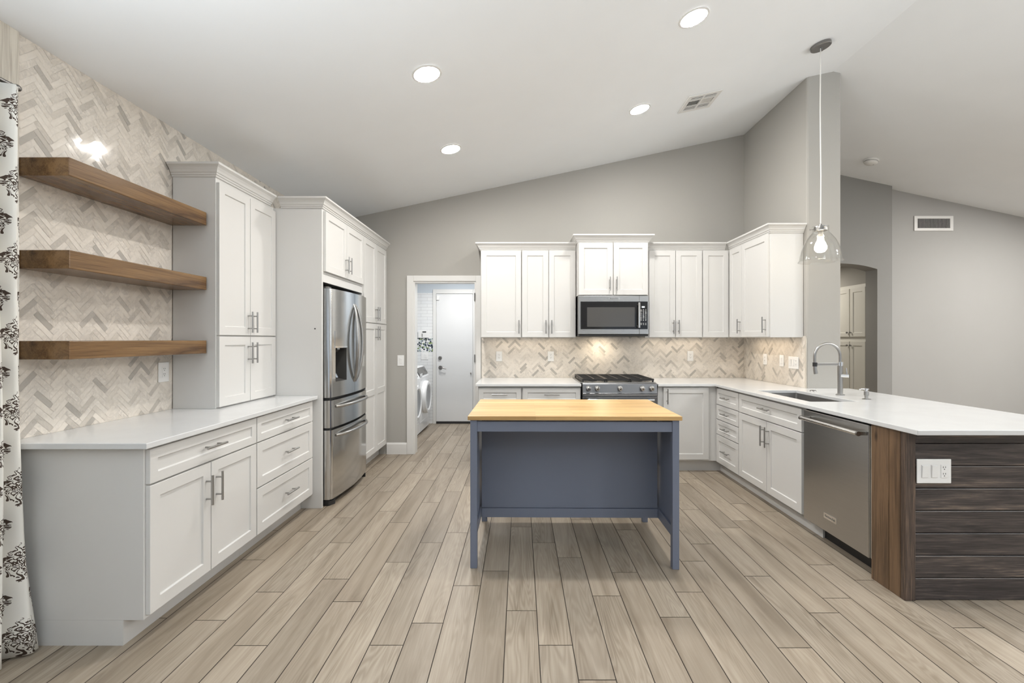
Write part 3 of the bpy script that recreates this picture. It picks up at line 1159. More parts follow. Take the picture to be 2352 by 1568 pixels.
def curved(x0, x1, z0, z1, hole=None, back=.02, m='steel', name='door', n=14, rnd0=False, rnd1=False):
    bm = bmnew()
    xs = [x0 + (x1 - x0) * i / n for i in range(n + 1)]
    if rnd0:
        xs = [x0, x0 + .004, x0 + .012, x0 + .024] + [v for v in xs if v > x0 + .03]
    if rnd1:
        xs = [v for v in xs if v < x1 - .03] + [x1 - .024, x1 - .012, x1 - .004, x1]
    if hole:
        xs = sorted([v for v in xs if min(abs(v - hole[0]), abs(v - hole[1])) > .004] + [hole[0], hole[1]])
    zs = [z0] + ([hole[2], hole[3]] if hole else []) + [z1]

    def y(x):
        v = fy(x)
        if rnd0 and x < x0 + .024:
            v += .030 * (1 - (x - x0) / .024) ** 2
        if rnd1 and x > x1 - .024:
            v += .030 * (1 - (x1 - x) / .024) ** 2
        return v
    F = [[bm.verts.new((x, y(x), z)) for z in zs] for x in xs]
    Bk = [[bm.verts.new((x, back, z)) for z in (z0, z1)] for x in xs]
    for i in range(len(xs) - 1):
        for j in range(len(zs) - 1):
            if hole and hole[0] - 1e-6 <= xs[i] and xs[i + 1] <= hole[1] + 1e-6 and j == 1:
                continue
            bm.faces.new((F[i][j], F[i + 1][j], F[i + 1][j + 1], F[i][j + 1]))
        bm.faces.new((Bk[i][0], Bk[i][1], Bk[i + 1][1], Bk[i + 1][0]))
        bm.faces.new((F[i][0], Bk[i][0], Bk[i + 1][0], F[i + 1][0]))
        bm.faces.new((F[i][-1], F[i + 1][-1], Bk[i + 1][1], Bk[i][1]))
    for i in (0, -1):
        bm.faces.new([*F[i], Bk[i][1], Bk[i][0]])
    return obj(name, bm, m, t, smooth=True)


hx0, hx1, hz0, hz1 = .075, .262, 1.005, 1.283
dl = curved(.004, FW / 2 - .002, .880, 1.768, (hx0, hx1, hz0, hz1), rnd0=True)
dr = curved(FW / 2 + .002, FW - .004, .880, 1.768, rnd1=True)
bm = bmnew()                                        # ice and water niche
f4 = [(hx0, fy(hx0) + .001, hz0), (hx1, fy(hx1) + .001, hz0), (hx1, fy(hx1) + .001, hz1), (hx0, fy(hx0) + .001, hz1)]
b4 = [(hx0 + .004, -.004, hz0 + .02), (hx1 - .004, -.004, hz0 + .02), (hx1 - .004, -.004, hz1), (hx0 + .004, -.004, hz1)]
vf = [bm.verts.new(p) for p in f4]
vb = [bm.verts.new(p) for p in b4]
bm.faces.new(vb)
for k in range(4):
    bm.faces.new((vf[k], vf[(k + 1) % 4], vb[(k + 1) % 4], vb[k]))
disp = obj('dispenser', bm, plain('dispenser_grey', (.06, .058, .055), .35), dl)
bm = bmnew()
prism(bm, [(-.03, hz1 - .03), (-.03, hz1), (-.075, hz1), (-.075, hz1 - .012), (-.05, hz1 - .035)], lambda y, z: (hx0 + .03, y, z), lambda y, z: (hx0 + .085, y, z))
obj('spout', bm, 'nickel', disp)
bm = bmnew()
prism(bm, [(-.012, hz0 + .15), (-.058, hz0 + .028), (-.064, hz0 + .030), (-.02, hz0 + .15)], lambda y, z: (hx0 + .035, y, z), lambda y, z: (hx0 + .075, y, z))
obj('paddle', bm, 'chrome', disp)
bm = bmnew()                                        # control panel above the niche
n = 8
xs = [hx0 - .01 + (hx1 - hx0 + .02) * i / n for i in range(n + 1)]
prism(bm, [(x, fy(x, .0025)) for x in xs] + [(x, fy(x, -.002)) for x in xs[::-1]], lambda x, y: (x, y, 1.300), lambda x, y: (x, y, 1.425))
obj('control_panel', bm, 'steel', dl)
bm = bmnew()
prism(bm, [(x, fy(x, .004)) for x in xs] + [(x, fy(x, -.002)) for x in xs[::-1]], lambda x, y: (x, y, 1.284), lambda x, y: (x, y, 1.298))
obj('trim_strip', bm, 'chrome', dl)
d1_ = curved(.004, FW - .004, .634, .856, name='drawer', n=20, rnd0=True, rnd1=True)
d2_ = curved(.004, FW - .004, .052, .614, name='drawer', n=20, rnd0=True, rnd1=True)


def frhandle(path, parent, r=.013):
    bm = bmnew()
    tube(bm, path, r, 12)
    return obj('handle', bm, 'nickel', parent, smooth=True)


for s, par in ((-1, dl), (1, dr)):
    pth = []
    for k in range(17):
        a = k / 16
        bow = math.sin(math.pi * a)
        x = FW / 2 + s * (.020 + .042 * bow)
        pth.append((x, fy(FW / 2) + .006 - .052 * bow ** .6, .975 + .695 * a))
    frhandle(pth, par, [.010 + .006 * math.sin(math.pi * k / 16) for k in range(17)])
for zc, par in ((.800, d1_), (.562, d2_)):
    pth = []
    for k in range(17):
        a = k / 16
        x = .085 + (FW - .17) * a
        pth.append((x, fy(x) + .004 - .046 * min(1, 5 * min(a, 1 - a)) ** .5, zc))
    frhandle(pth, par, .0135)
bm = bmnew()
box(bm, .01, FW - .01, -.045, .02, .012, .050)
obj('base_grille', bm, 'blackplastic', t)
for x in (.015, FW - .075):
    bm = bmnew()
    prism(bm, [(x, -.045), (x + .05, -.072), (x + .06, -.072), (x + .06, .03), (x, .03)] if x < .4 else [(x, -.072), (x + .01, -.072), (x + .06, -.045), (x + .06, .03), (x, .03)],
          lambda a, b: (a, b, 0), lambda a, b: (a, b, .036))
    obj('foot', bm, 'blackplastic', t, .003)
for x in (.012, FW - .072):
    bm = bmnew()
    box(bm, x, x + .06, -.04, .03, 1.7685, 1.785)
    obj('hinge_cover', bm, 'darknickel', t, .003)
bm = bmnew()
box(bm, .006, FW - .006, -.052, .022, .616, .632)
box(bm, .006, FW - .006, -.052, .022, .858, .878)
obj('gasket', bm, 'shadowgap', t)

# ------------------------------------------------------------------ back run, base
G_B = GB
t = thing('base_cabinet', 'white base cabinet by the laundry doorway, narrow drawer over a door', 'cabinet', (-.43, 4.742, 0), 0, G_B)
carcass(t, .443, .72, .112, ST - .001)
toe(t, .443, .72, .06, .112)
front(t, 'drawer', .004, .439, .700, .862, ('h', .222, .796), L=.155)
front(t, 'door', .004, .439, .128, .695, ('v', .40, .60))
t = thing('base_cabinet', 'white base cabinet on the left side of the range, partly behind the island', 'cabinet', (.0145, 4.742, 0), 0, G_B)
carcass(t, .604, .72, .112, ST - .001)
toe(t, .604, .72, .06, .112)
front(t, 'drawer', .010, .600, .700, .862, ('h', .305, .794), L=.155)
front(t, 'door', .010, .304, .128, .695, ('v', .27, .60))
front(t, 'door', .306, .600, .128, .695, ('v', .34, .60))
bm = bmnew()
box(bm, -.455, .618, 4.696, YB - .001, ST, CT)
tag(obj('worktop', bm, 'quartz', None, .003), 'short white stone worktop between the doorway and the range', 'countertop', 'white stone worktops')
t = thing('base_cabinet', 'white corner base cabinet with a single door right of the range', 'cabinet', (1.405, 4.742, 0), 0, G_B)
carcass(t, .610, .72, .112, ST - .001)
toe(t, .672, .72, .055, .112)
front(t, 'door', .052, .517, .128, .866, ('v', .088, .775), L=.155)

# right run, base (facing the left)
t = thing('base_cabinet', 'white narrow stack of four drawers in the right hand run', 'cabinet', (2.022, 4.738, 0), -90, G_B)
carcass(t, .487, .60, .100, ST - .001)
toe(t, .487, .60, .06, .100)
for z0, z1 in ((.696, .862), (.548, .692), (.396, .544), (.108, .392)):
    front(t, 'drawer', .006, .484, z0, z1, ('h', .245, (z0 + z1) / 2), L=.155)
t = thing('base_cabinet', 'white sink base cabinet with false drawer above two doors', 'cabinet', (2.022, 4.250, 0), -90, G_B)
SB = .972
bm = bmnew()
cell_slab(bm, [0, SB], [.100, .62, ST - .001], lambda x, z: z < .62, lambda x, z, s: (x, (0, .60)[s], z))
box(bm, 0, SB, 0, .02, .62, ST - .001)
box(bm, 0, .02, .02, .60, .62, ST - .001)
box(bm, SB - .02, SB, .02, .60, .62, ST - .001)
obj('body', bm, 'cab', t)
toe(t, SB, .60, .06, .100)
front(t, 'drawer', .003, .952, .692, .862, ('h', .475, .785), L=.155)
front(t, 'door', .003, .482, .108, .688, ('v', .448, .565), L=.165)
front(t, 'door', .484, .952, .108, .688, ('v', .518, .565), L=.165)
bm = bmnew()
prism(bm, [(0, 0), (.014, 0), (.014, .055), (.009, .062), (0, .062)], lambda d, z: (2.080 - d, 4.795, z), lambda d, z: (2.080 - d, 3.165, z))
tag(obj('plinth_strip', bm, 'cab', None), 'low white plinth strip along the floor under the drawers and sink cabinet', 'baseboard')

# worktop: corner, sink run and bar end in one stone
bm = bmnew()
SX0, SX1, SY0, SY1 = 2.105, 2.455, 3.365, 4.12
cell_slab(bm, [1.398, 1.975, SX0, SX1, XR - .001, 3.03], [2.305, SY0, SY1, 4.276, 4.696, YB - .001],
          lambda x, y: (x > 1.975 or y > 4.696) and not (SX0 < x < SX1 and SY0 < y < SY1) and not (x > XR - .001 and y > 4.276),
          lambda x, y, s: (x, y, (ST, CT)[s]))
tag(obj('worktop', bm, 'quartz', None, .003), 'large white stone worktop with the sink, running out to the bar end', 'countertop', 'white stone worktops')
# sink
t = thing('sink', 'undermounted stainless steel sink set in the white worktop', 'sink', ((SX0 + SX1) / 2, (SY0 + SY1) / 2, .66))
bm = bmnew()
w, l = (SX1 - SX0) / 2 + .004, (SY1 - SY0) / 2 + .004
zt, zb = ST - .001 - .66, 0.0


def rr(w, l, z, r):
    out = []
    for cx_, cy_, a0 in ((w - r, l - r, 0), (-w + r, l - r, 90), (-w + r, -l + r, 180), (w - r, -l + r, 270)):
        for k in range(6):
            a = R(a0 + 18 * k)
            out.append((cx_ + r * math.cos(a), cy_ + r * math.sin(a), z))
    return out


rings = [rr(w + .02, l + .02, zt, .02), rr(w, l, zt, .015), rr(w - .006, l - .006, .02, .02), rr(w - .02, l - .02, 0.004, .02), rr(.05, .05, 0.0, .049)]
RV = [[bm.verts.new(p) for p in q] for q in rings]
for a, b in zip(RV, RV[1:]):
    for k in range(24):
        bm.faces.new((a[k], a[(k + 1) % 24], b[(k + 1) % 24], b[k]))
bm.faces.new(RV[-1])
o = obj('basin', bm, 'steelsink', t, smooth=True)
bm = bmnew()
lathe(bm, [(0, .004), (.03, .004), (.034, .006), (.045, .006), (.047, .001)], (0, 0, 0.0), 24)
obj('drain', bm, 'chrome', t, smooth=True)

# faucet
t = thing('kitchen_faucet', 'brushed nickel pull down faucet with a tall arched spout behind the sink', 'faucet', (2.596, 3.763, CT))
bm = bmnew()
lathe(bm, [(0, 0), (.031, 0), (.031, .006), (.024, .008), (.0195, .010), (.0195, .262), (0, .262)], seg=24)
obj('body', bm, 'nickel', t, smooth=True)
bm = bmnew()
lathe(bm, [(.0195, .236), (.022, .237), (.022, .268), (.0195, .27), (0, .27)], seg=24)
obj('collar', bm, 'chrome', t, smooth=True)
bm = bmnew()
pth = [(0, 0, .262), (0, 0, .29)]
for k in range(0, 19):
    a = math.pi * k / 18
    pth.append((-.1035 + .1035 * math.cos(a), 0, .315 + .102 * math.sin(a)))
pth += [(-.207, 0, .275), (-.205, 0, .262)]
tube(bm, pth, .0105, 14)
obj('spout', bm, 'nickel', t, smooth=True)
bm = bmnew()
cyl(bm, (-.2055, 0, .232), (-.2055, 0, .264), .0165, 16)
obj('docking_ring', bm, 'blackplastic', t, smooth=True)
bm = bmnew()
tube(bm, [(-.2055, 0, .234), (-.203, 0, .205), (-.197, 0, .172)], [.013, .0145, .0155], 16)
obj('spray_head', bm, 'nickel', t, smooth=True)
bm = bmnew()
box(bm, -.190, -.015, -.007, .007, .239, .262)
obj('support_arm', bm, 'nickel', t, .003)
bm = bmnew()
cyl(bm, (-.005, -.012, .158), (.045, -.035, .158), .0135, 16)
obj('valve', bm, 'chrome', t, smooth=True)
bm = bmnew()
tube(bm, [(.034, -.030, .160), (.031, -.030, .19), (.028, -.030, .222)], [.006, .005, .004], 10)
obj('lever', bm, 'chrome', t, smooth=True)
t = thing('soap_dispenser', 'small brushed nickel soap dispenser pump on the white worktop', 'soap dispenser', (2.605, 3.49, CT))
bm = bmnew()
lathe(bm, [(0, 0), (.027, 0), (.027, .004), (.020, .006), (.012, .008), (.012, .028), (.016, .032), (.016, .060), (.014, .062), (0, .062)], seg=20)
obj('base', bm, 'nickel', t, smooth=True)
bm = bmnew()
lathe(bm, [(0, .062), (.010, .062), (.010, .070), (.017, .072), (.017, .084), (0, .086)], seg=20)
tube(bm, [(-.01, 0, .078), (-.04, 0, .079), (-.05, 0, .074)], .006, 10)
obj('pump_head', bm, 'chrome', t, smooth=True)
bm = bmnew()
lathe(bm, [(0, .008), (.018, .008), (.024, .005), (.026, 0), (0, 0)], (2.557, 4.05, CT), 24)
tag(obj('air_switch', bm, 'darknickel', None, smooth=True), 'flat round metal button set in the white worktop behind the sink', 'button')


def lettering(text, size, loc, rot, parent, m):
    cu = bpy.data.curves.new('lettering', 'FONT')
    cu.body = text
    cu.size = size
    cu.align_x = 'CENTER'
    cu.align_y = 'CENTER'
    cu.extrude = .0003
    cu.offset = size * .012
    cu.materials.append(M[m])
    tmp = bpy.data.objects.new('lettering_source', cu)
    me = bpy.data.meshes.new_from_object(tmp)
    bpy.data.objects.remove(tmp)
    me.materials.clear()
    me.materials.append(M[m])
    o = bpy.data.objects.new('lettering', me)
    o.location = loc
    o.rotation_euler = rot
    o.parent = parent
    C.objects.link(o)
    return o


# dishwasher (faces left)
t = thing('dishwasher', 'stainless steel dishwasher with a bar handle between sink cabinet and wood post', 'dishwasher', (2.022, 3.274, 0), -90)
DW = .640
bm = bmnew()
box(bm, .004, DW - .004, .002, .58, .105, .870)
obj('tub', bm, 'shadowgap', t)
bm = bmnew()
box(bm, .004, DW - .024, -.024, 0, .100, .862)
dd = obj('door', bm, 'dwsteel', t, .004)
bm = bmnew()
box(bm, DW - .022, DW - .004, -.014, 0, .100, .862)
obj('side_trim', bm, plain('cream_trim', (.62, .58, .50), .5), t, .002)
bm = bmnew()
box(bm, .004, DW - .004, .06, .10, 0, .104)
obj('kick_plate', bm, 'blackplastic', t)
bm = bmnew()
cyl(bm, (.06, -.078, .812), (.602, -.078, .812), .0125, 20)
hd = obj('handle', bm, 'chrome', dd, smooth=True)
for x in (.072, .590):
    bm = bmnew()
    box(bm, x - .012, x + .012, -.080, -.024, .800, .824)
    obj('bracket', bm, 'nickel', hd, .004)
for x in (.052, .598):
    bm = bmnew()
    lathe(bm, [(0, 0), (.0105, 0), (.014, .001), (.014, .012), (0, .012)], (x, -.078, .812), 18, 'x')
    obj('end_cap', bm, 'darknickel', hd, smooth=True)
bm = bmnew()
box(bm, .225, .345, -.027, -.0235, .185, .222)
bd = obj('badge', bm, 'chrome', dd, .001)
lettering('KitchenAid', .0215, (.285, -.0272, .2035), (R(90), 0, 0), bd, 'grey_ink')

# ------------------------------------------------------------------ wood cladding at the end of the peninsula
t = thing('peninsula_cladding', 'dark stained wooden plank end of the peninsula below the white worktop', 'wood panel', (1.992, 2.40, 0))
bm = bmnew()
for y0, y1 in ((.031, .105), (.107, .232)):
    box(bm, 0, .02, y0, y1, 0, ST - .001)
obj('side_board', bm, 'brownboard', t, .003)['label'] = 'warm brown boards facing the kitchen'
bm = bmnew()
box(bm, 0, .056, 0, .030, 0, ST - .001)
obj('corner_post', bm, 'darkpost', t, .004)
bm = bmnew()
z = 0.003
k = 0
while z < ST - .01:
    z1 = min(z + .1122, ST - .001)
    prism(bm, [(.008, z), (.006, z + .003), (.006, z1 - .003), (.008, z1), (.024, z1), (.024, z)], lambda y, zz: (.057, y, zz), lambda y, zz: (.78, y, zz))
    z += .1162
    k += 1
obj('plank_cladding', bm, 'darkboard', t)
bm = bmnew()
box(bm, .022, .775, .025, .232, 0, ST - .001)
obj('core', bm, 'slot', t)
bm = bmnew()
box(bm, .635, .78, .234, 1.875, 0, ST - .001)
obj('back_cladding', bm, 'darkboard', t)

# ------------------------------------------------------------------ gas range
t = thing('gas_range', 'dark stainless gas range with five chrome knobs behind the island', 'range', (.626, 4.700, 0))
RW = .762
bm = bmnew()
box(bm, .003, RW - .003, .03, .742, .02, .905)
obj('body', bm, 'blackplastic', t)
bm = bmnew()
prism(bm, [(-.024, .806), (-.020, .812), (-.002, .902), (.006, .910), (.06, .910), (.06, .806)], lambda y, z: (.004, y, z), lambda y, z: (RW - .004, y, z))
obj('control_panel', bm, 'darksteel', t, .003)
bm = bmnew()
box(bm, .004, RW - .004, -.008, .03, .783, .800)
obj('vent_strip', bm, 'steelh', t, .002)
bm = bmnew()
box(bm, .004, RW - .004, -.022, .03, .262, .778)
od = obj('oven_door', bm, 'darksteel', t, .004)
bm = bmnew()
box(bm, .11, RW - .11, -.0245, -.021, .38, .66)
obj('oven_window', bm, 'blackglass', od)
bm = bmnew()
cyl(bm, (.05, -.075, .748), (RW - .05, -.075, .748), .0125, 16)
for x in (.075, RW - .075):
    box(bm, x - .012, x + .012, -.078, -.022, .737, .759)
obj('handle', bm, 'chrome', od, smooth=True)
bm = bmnew()
box(bm, .004, RW - .004, -.020, .03, .065, .256)
obj('drawer', bm, 'darksteel', t, .004)
bm = bmnew()
box(bm, .02, RW - .02, .04, .60, 0, .06)
obj('kick_plate', bm, 'blackplastic', t)
bm = bmnew()
box(bm, -.012, RW + .006, .06, .742, .905, .914)
obj('cooktop', bm, 'steelh', t, .003)
for i, kx in enumerate((.064, .152, .381, .607, .702)):
    bm = bmnew()
    dirn = Vector((0, -.98, -.19)).normalized()
    c0 = Vector((kx, -.013, .861))

    def kp(r, h):
        return (r, h)
    prof = [(0, .038), (.017, .038), (.0185, .036), (.0195, .034), (.0225, .012), (.026, .008), (.027, 0), (0, 0)]
    lathe(bm, [(r, -h) for r, h in prof], (0, 0, 0), 24, 'y')
    o = obj('knob', bm, 'chrome', t, smooth=True)
    o.location = (kx, -.0135, .860)
    o.rotation_euler = (R(11), 0, 0)
    bm = bmnew()
    for a in (R(40), R(130)):
        vs = box(bm, -.0155, .0155, -.0405, -.0375, -.0028, .0028)
        bmesh.ops.rotate(bm, verts=vs, cent=(0, 0, 0), matrix=Matrix.Rotation(a, 3, 'Y'))
    obj('grip', bm, 'darknickel', o)
for gx in range(3):
    bm = bmnew()
    x0, x1 = .012 + gx * .247, .012 + (gx + 1) * .247 - .004
    y0, y1, zt = .075, .715, .948
    for yy in (y0, (y0 + y1) / 2, y1):
        box(bm, x0, x1, yy - .008, yy + .008, zt - .018, zt)
    for xx in (x0 + .007, (x0 + x1) / 2, x1 - .007):
        box(bm, xx - .007, xx + .007, y0, y1, zt - .016, zt + .001)
    for q in range(1, 8):
        yy = y0 + (y1 - y0) * q / 8
        box(bm, x0 + .015, x1 - .015, yy - .004, yy + .004, zt - .012, zt + .0015)
    for xx in (x0 + .008, x1 - .008):
        for yy in (y0 + .008, y1 - .008):
            box(bm, xx - .007, xx + .007, yy - .007, yy + .007, .914, zt - .01)
    obj('grate', bm, 'iron', t)
for bx, by in ((.14, .22), (.14, .56), (.381, .39), (.62, .22), (.62, .56)):
    bm = bmnew()
    lathe(bm, [(0, .016), (.03, .016), (.034, .012), (.034, .008), (.045, .006), (.048, 0), (0, 0)], (bx, by, .914), 20)
    obj('burner', bm, 'iron', t, smooth=True)

# ------------------------------------------------------------------ microwave over the range
t = thing('microwave', 'stainless steel over the range microwave with a black glass door', 'microwave', (.627, 5.012, 1.388))
MW, MH = .757, .438
bm = bmnew()
box(bm, .002, MW - .002, .012, .455, .022, MH)
obj('body', bm, 'darksteel', t)
bm = bmnew()
box(bm, .0, .655, -.018, .012, .022, MH - .002)
md_ = obj('door', bm, 'steelh', t, .003)
bm = bmnew()
box(bm, .6565, MW, -.018, .012, .022, MH - .002)
pn = obj('panel_frame', bm, 'steelh', t, .003)
bm = bmnew()
box(bm, .022, .655, -.0205, -.0182, .076, .374)
gl = obj('glass', bm, 'blackglass', md_, .001)
bm = bmnew()
box(bm, .092, .605, -.0216, -.0206, .102, .312)
obj('window', bm, 'greyglass', gl)
bm = bmnew()
box(bm, .6565, MW - .012, -.0205, -.0182, .076, .374)
cp = obj('control_panel', bm, 'blackglass', pn, .001)
bm = bmnew()
box(bm, .681, .712, -.0212, -.0206, .308, .322)
obj('display', bm, 'display', cp)
bm = bmnew()
rk = random.Random(4)
for j in range(12):
    if j == 9:
        continue
    for i, xx in enumerate((.675, .699, .724)):
        w_ = .004 + .004 * rk.random()
        box(bm, xx - w_, xx + w_, -.0211, -.0206, .285 - j * .0148, .289 - j * .0148 + .002 * rk.random())
obj('keypad', bm, 'white_ink', cp)
bm = bmnew()
cyl(bm, (.643, -.062, .09), (.643, -.062, .360), .0115, 18)
hm_ = obj('handle', bm, 'chrome', md_, smooth=True)
for zz in (.107, .343):
    bm = bmnew()
    box(bm, .632, .650, -.064, -.020, zz - .011, zz + .011)
    obj('bracket', bm, 'nickel', hm_, .003)
bm = bmnew()
box(bm, .322, .440, -.0215, -.018, .392, .422)
bd = obj('badge', bm, 'chrome', md_, .001)
lettering('KitchenAid', .019, (.381, -.0217, .4065), (R(90), 0, 0), bd, 'grey_ink')
bm = bmnew()
box(bm, .004, MW - .004, -.006, .44, .0, .0215)
obj('vent_base', bm, 'blackplastic', t, .002)

# ------------------------------------------------------------------ upper cabinets
GU = 'white wall cabinets'
UZ = 1.374
UH = 2.345 - UZ


def upper(label, x0, w, fronts, path, y=5.171, h=UH, rz=0, xyz=None, d=.300, z=UZ, body_h=None):
    t = thing('wall_cabinet', label, 'cabinet', xyz or (x0, y, z), rz, GU)
    carcass(t, w, d, 0, body_h or h + .002)
    for a, b, hx in fronts:
        front(t, 'door', a, b, .003, h - .002, ('v', hx, .118) if hx else None, L=.15)
    if path:
        crown(t, path, body_h or h + .002)
    return t


upper('white single door wall cabinet nearest the laundry doorway', -.44, .4535, [(.004, .450, .425)], [(0, .30), (0, 0), (.4535, 0)])
upper('white two door wall cabinet left of the microwave', .0140, .606, [(.004, .300, .270), (.302, .602, .334)], [(0, 0), (.600, 0)])
t = thing('wall_cabinet', 'taller white two door cabinet above the microwave', 'cabinet', (.6235, 5.031, 1.8285), 0, GU)
carcass(t, .763, .44, 0, .5775)
front(t, 'door', .006, .378, .004, .572, ('v', .344, .125), L=.15)
front(t, 'door', .384, .757, .004, .572, ('v', .418, .125), L=.15)
crown(t, [(0, .44), (0, 0), (.763, 0), (.763, .44)], .5775)
upper('white two door wall cabinet right of the microwave', 1.389, .6365, [(.042, .335, .308), (.337, .632, .366)], [(.0, 0), (.6365, 0)])
upper('white single door wall cabinet in the back right corner', 2.026, .3075, [(.004, .290, None)], [(0, 0), (.252, 0)])
upper('white two door wall cabinet on the right wall by the pendant', 0, .8115, [(.004, .291, .262), (.293, .800, .765)], [(-.025, 0), (.8115, 0), (.8115, .305)],
      rz=-90, xyz=(2.336, 5.1385, UZ), d=.305)

# ------------------------------------------------------------------ island
t = thing('kitchen_island', 'blue-grey painted kitchen island with an oak butcher block top', 'kitchen island', (.3245, 3.108, 0), -0.7)
HX, HY = .63, .385
bm = bmnew()
box(bm, -HX, HX, -HY, HY, .8785, .9025)
obj('tabletop', bm, 'butcher', t, .002)
lx = HX - .014
LW = .040
for sx in (-1, 1):
    for sy in (-1, 1):
        bm = bmnew()
        x0, x1 = sorted((sx * lx, sx * (lx - LW)))
        y0, y1 = sorted((sy * (HY - .012), sy * (HY - .012 - LW)))
        box(bm, x0, x1, y0, y1, .0, .878)
        obj('leg', bm, 'blue', t, .0025)
ix = lx - LW
for sy in (-1, 1):
    bm = bmnew()
    y0, y1 = sorted((sy * (HY - .018), sy * (HY - .018 - .02)))
    box(bm, -ix, ix, y0, y1, .808, .868)
    obj('apron', bm, 'blue', t, .0015)
for sx in (-1, 1):
    bm = bmnew()
    x0, x1 = sorted((sx * (lx - .010), sx * (lx - .024)))
    box(bm, x0, x1, -HY + .0525, HY - .0525, .19, .870)
    sp = obj('side_panel', bm, 'blue', t, .001)
    bm = bmnew()
    xa, xb = sorted((sx * (lx - .0245), sx * (lx - .036)))
    box(bm, xa, xb, -HY + .0525, HY - .0525, .183, .243)
    obj('side_rail', bm, 'blue', sp, .0015)
bm = bmnew()
box(bm, -lx + .037, lx - .037, -HY + .336, -HY + .352, .244, .870)
obj('back_panel', bm, 'blue', t, .001)
bm = bmnew()
box(bm, -lx + .037, lx - .037, -HY + .326, -HY + .352, .183, .242)
obj('bottom_rail', bm, 'blue', t, .0015)
bm = bmnew()
box(bm, -lx + .037, lx - .037, -HY + .353, HY - .02, .205, .225)
obj('bottom_shelf', bm, 'blue', t)
bm = bmnew()
box(bm, -lx + .037, lx - .037, -HY + .353, HY - .02, .52, .538)
obj('middle_shelf', bm, 'blue', t)

# ------------------------------------------------------------------ lights and fittings on the ceiling
SL = math.atan(.212)


def ceiling_thing(name, label, cat, x, y, group=None):
    o = thing(name, label, cat, (x, y, cz(x) - .0008), 0, group)
    o.rotation_euler = (0, -SL if x < RIDGE else SL, 0)
    return o


DL = ['lit recessed ceiling light above the refrigerator side, nearer of that pair', 'lit recessed ceiling light in the left pair, farther one toward the doorway',
      'lit recessed ceiling light nearest the top edge, near the pendant', 'lit recessed ceiling light beside the square ceiling vent']
for (x, y), lab in zip(DOWNLIGHTS, DL):
    t = ceiling_thing('recessed_light', lab, 'ceiling light', x, y, 'recessed ceiling lights')
    bm = bmnew()
    lathe(bm, [(.098, 0), (.097, -.004), (.086, -.007), (.083, -.006), (.083, 0)], seg=36)
    obj('trim_ring', bm, 'trim', t, smooth=True)
    bm = bmnew()
    lathe(bm, [(.0825, -.0015), (.0825, -.005), (.06, -.009), (.03, -.011), (0, -.0115)], seg=36)
    obj('lens', bm, 'lens', t, smooth=True)

t = ceiling_thing('ceiling_vent', 'square white supply vent with dark louvres in the sloped ceiling', 'vent', 1.665, 4.31)
bm = bmnew()
a, b = .155, .118
cell_slab(bm, [-a, -b, b, a], [-a, -b, b, a], lambda x, y: abs(x) > b or abs(y) > b, lambda x, y, s: (x, y, (0, -.008)[s]))
obj('frame', bm, 'trim', t, .002)
bm = bmnew()
box(bm, -b, b, -b, b, -.002, -.0008)
obj('duct', bm, 'slot', t)
bm = bmnew()
box(bm, -b, b, .032, .048, -.008, -.002)
box(bm, -b, b, -.072, -.056, -.008, -.002)
box(bm, -.009, .009, -b, b, -.0085, -.002)
for k in range(7):
    for s in (-1, 1):
        xx = s * (.018 + k * .0145)
        vs = box(bm, xx - .004, xx + .0045, -.056, .032, -.0075, -.0055)
        bmesh.ops.rotate(bm, verts=vs, cent=(xx, 0, -.006), matrix=Matrix.Rotation(R(35 * s), 3, 'Y'))
for yy in (.062, .082, .102, -.086, -.103):
    box(bm, -b, b, yy - .0042, yy + .0042, -.0072, -.0055)
obj('louvres', bm, 'trim', t)

t = thing('wall_vent', 'white rectangular return vent high on the far grey wall', 'vent', (5.565, YG - .0008, 2.915))
bm = bmnew()
cell_slab(bm, [-.262, -.222, .222, .262], [-.10, -.064, .064, .10], lambda x, z: abs(x) > .222 or abs(z) > .064, lambda x, z, s: (x, (0, -.012)[s], z))
obj('frame', bm, 'trim', t, .002)
bm = bmnew()
box(bm, -.222, .222, -.003, -.001, -.064, .064)
obj('duct', bm, 'slot', t)
bm = bmnew()
for k in range(26):
    x = -.215 + k * .0172
    vs = box(bm, x - .0062, x + .0062, -.009, -.0075, -.064, .064)
    bmesh.ops.rotate(bm, verts=vs, cent=(x, -.008, 0), matrix=Matrix.Rotation(R(32), 3, 'Z'))
obj('louvres', bm, plain('grey_louvre', (.55, .55, .545), .5), t)

t = ceiling_thing('smoke_detector', 'round white smoke detector on the ceiling right of the pillar', 'smoke detector', 4.27, 5.64)
bm = bmnew()
lathe(bm, [(.08, 0), (.08, -.012), (.072, -.016), (.072, -.030), (.060, -.042), (.03, -.046), (0, -.047)], seg=32)
obj('housing', bm, 'plastic', t, smooth=True)
bm = bmnew()
lathe(bm, [(.0735, -.018), (.0735, -.026)], seg=32)
lathe(bm, [(.012, -.0475), (0, -.048)], (.03, .0, 0.002), seg=12)
obj('vents', bm, plain('grey_vents', (.4, .4, .39), .5), t)

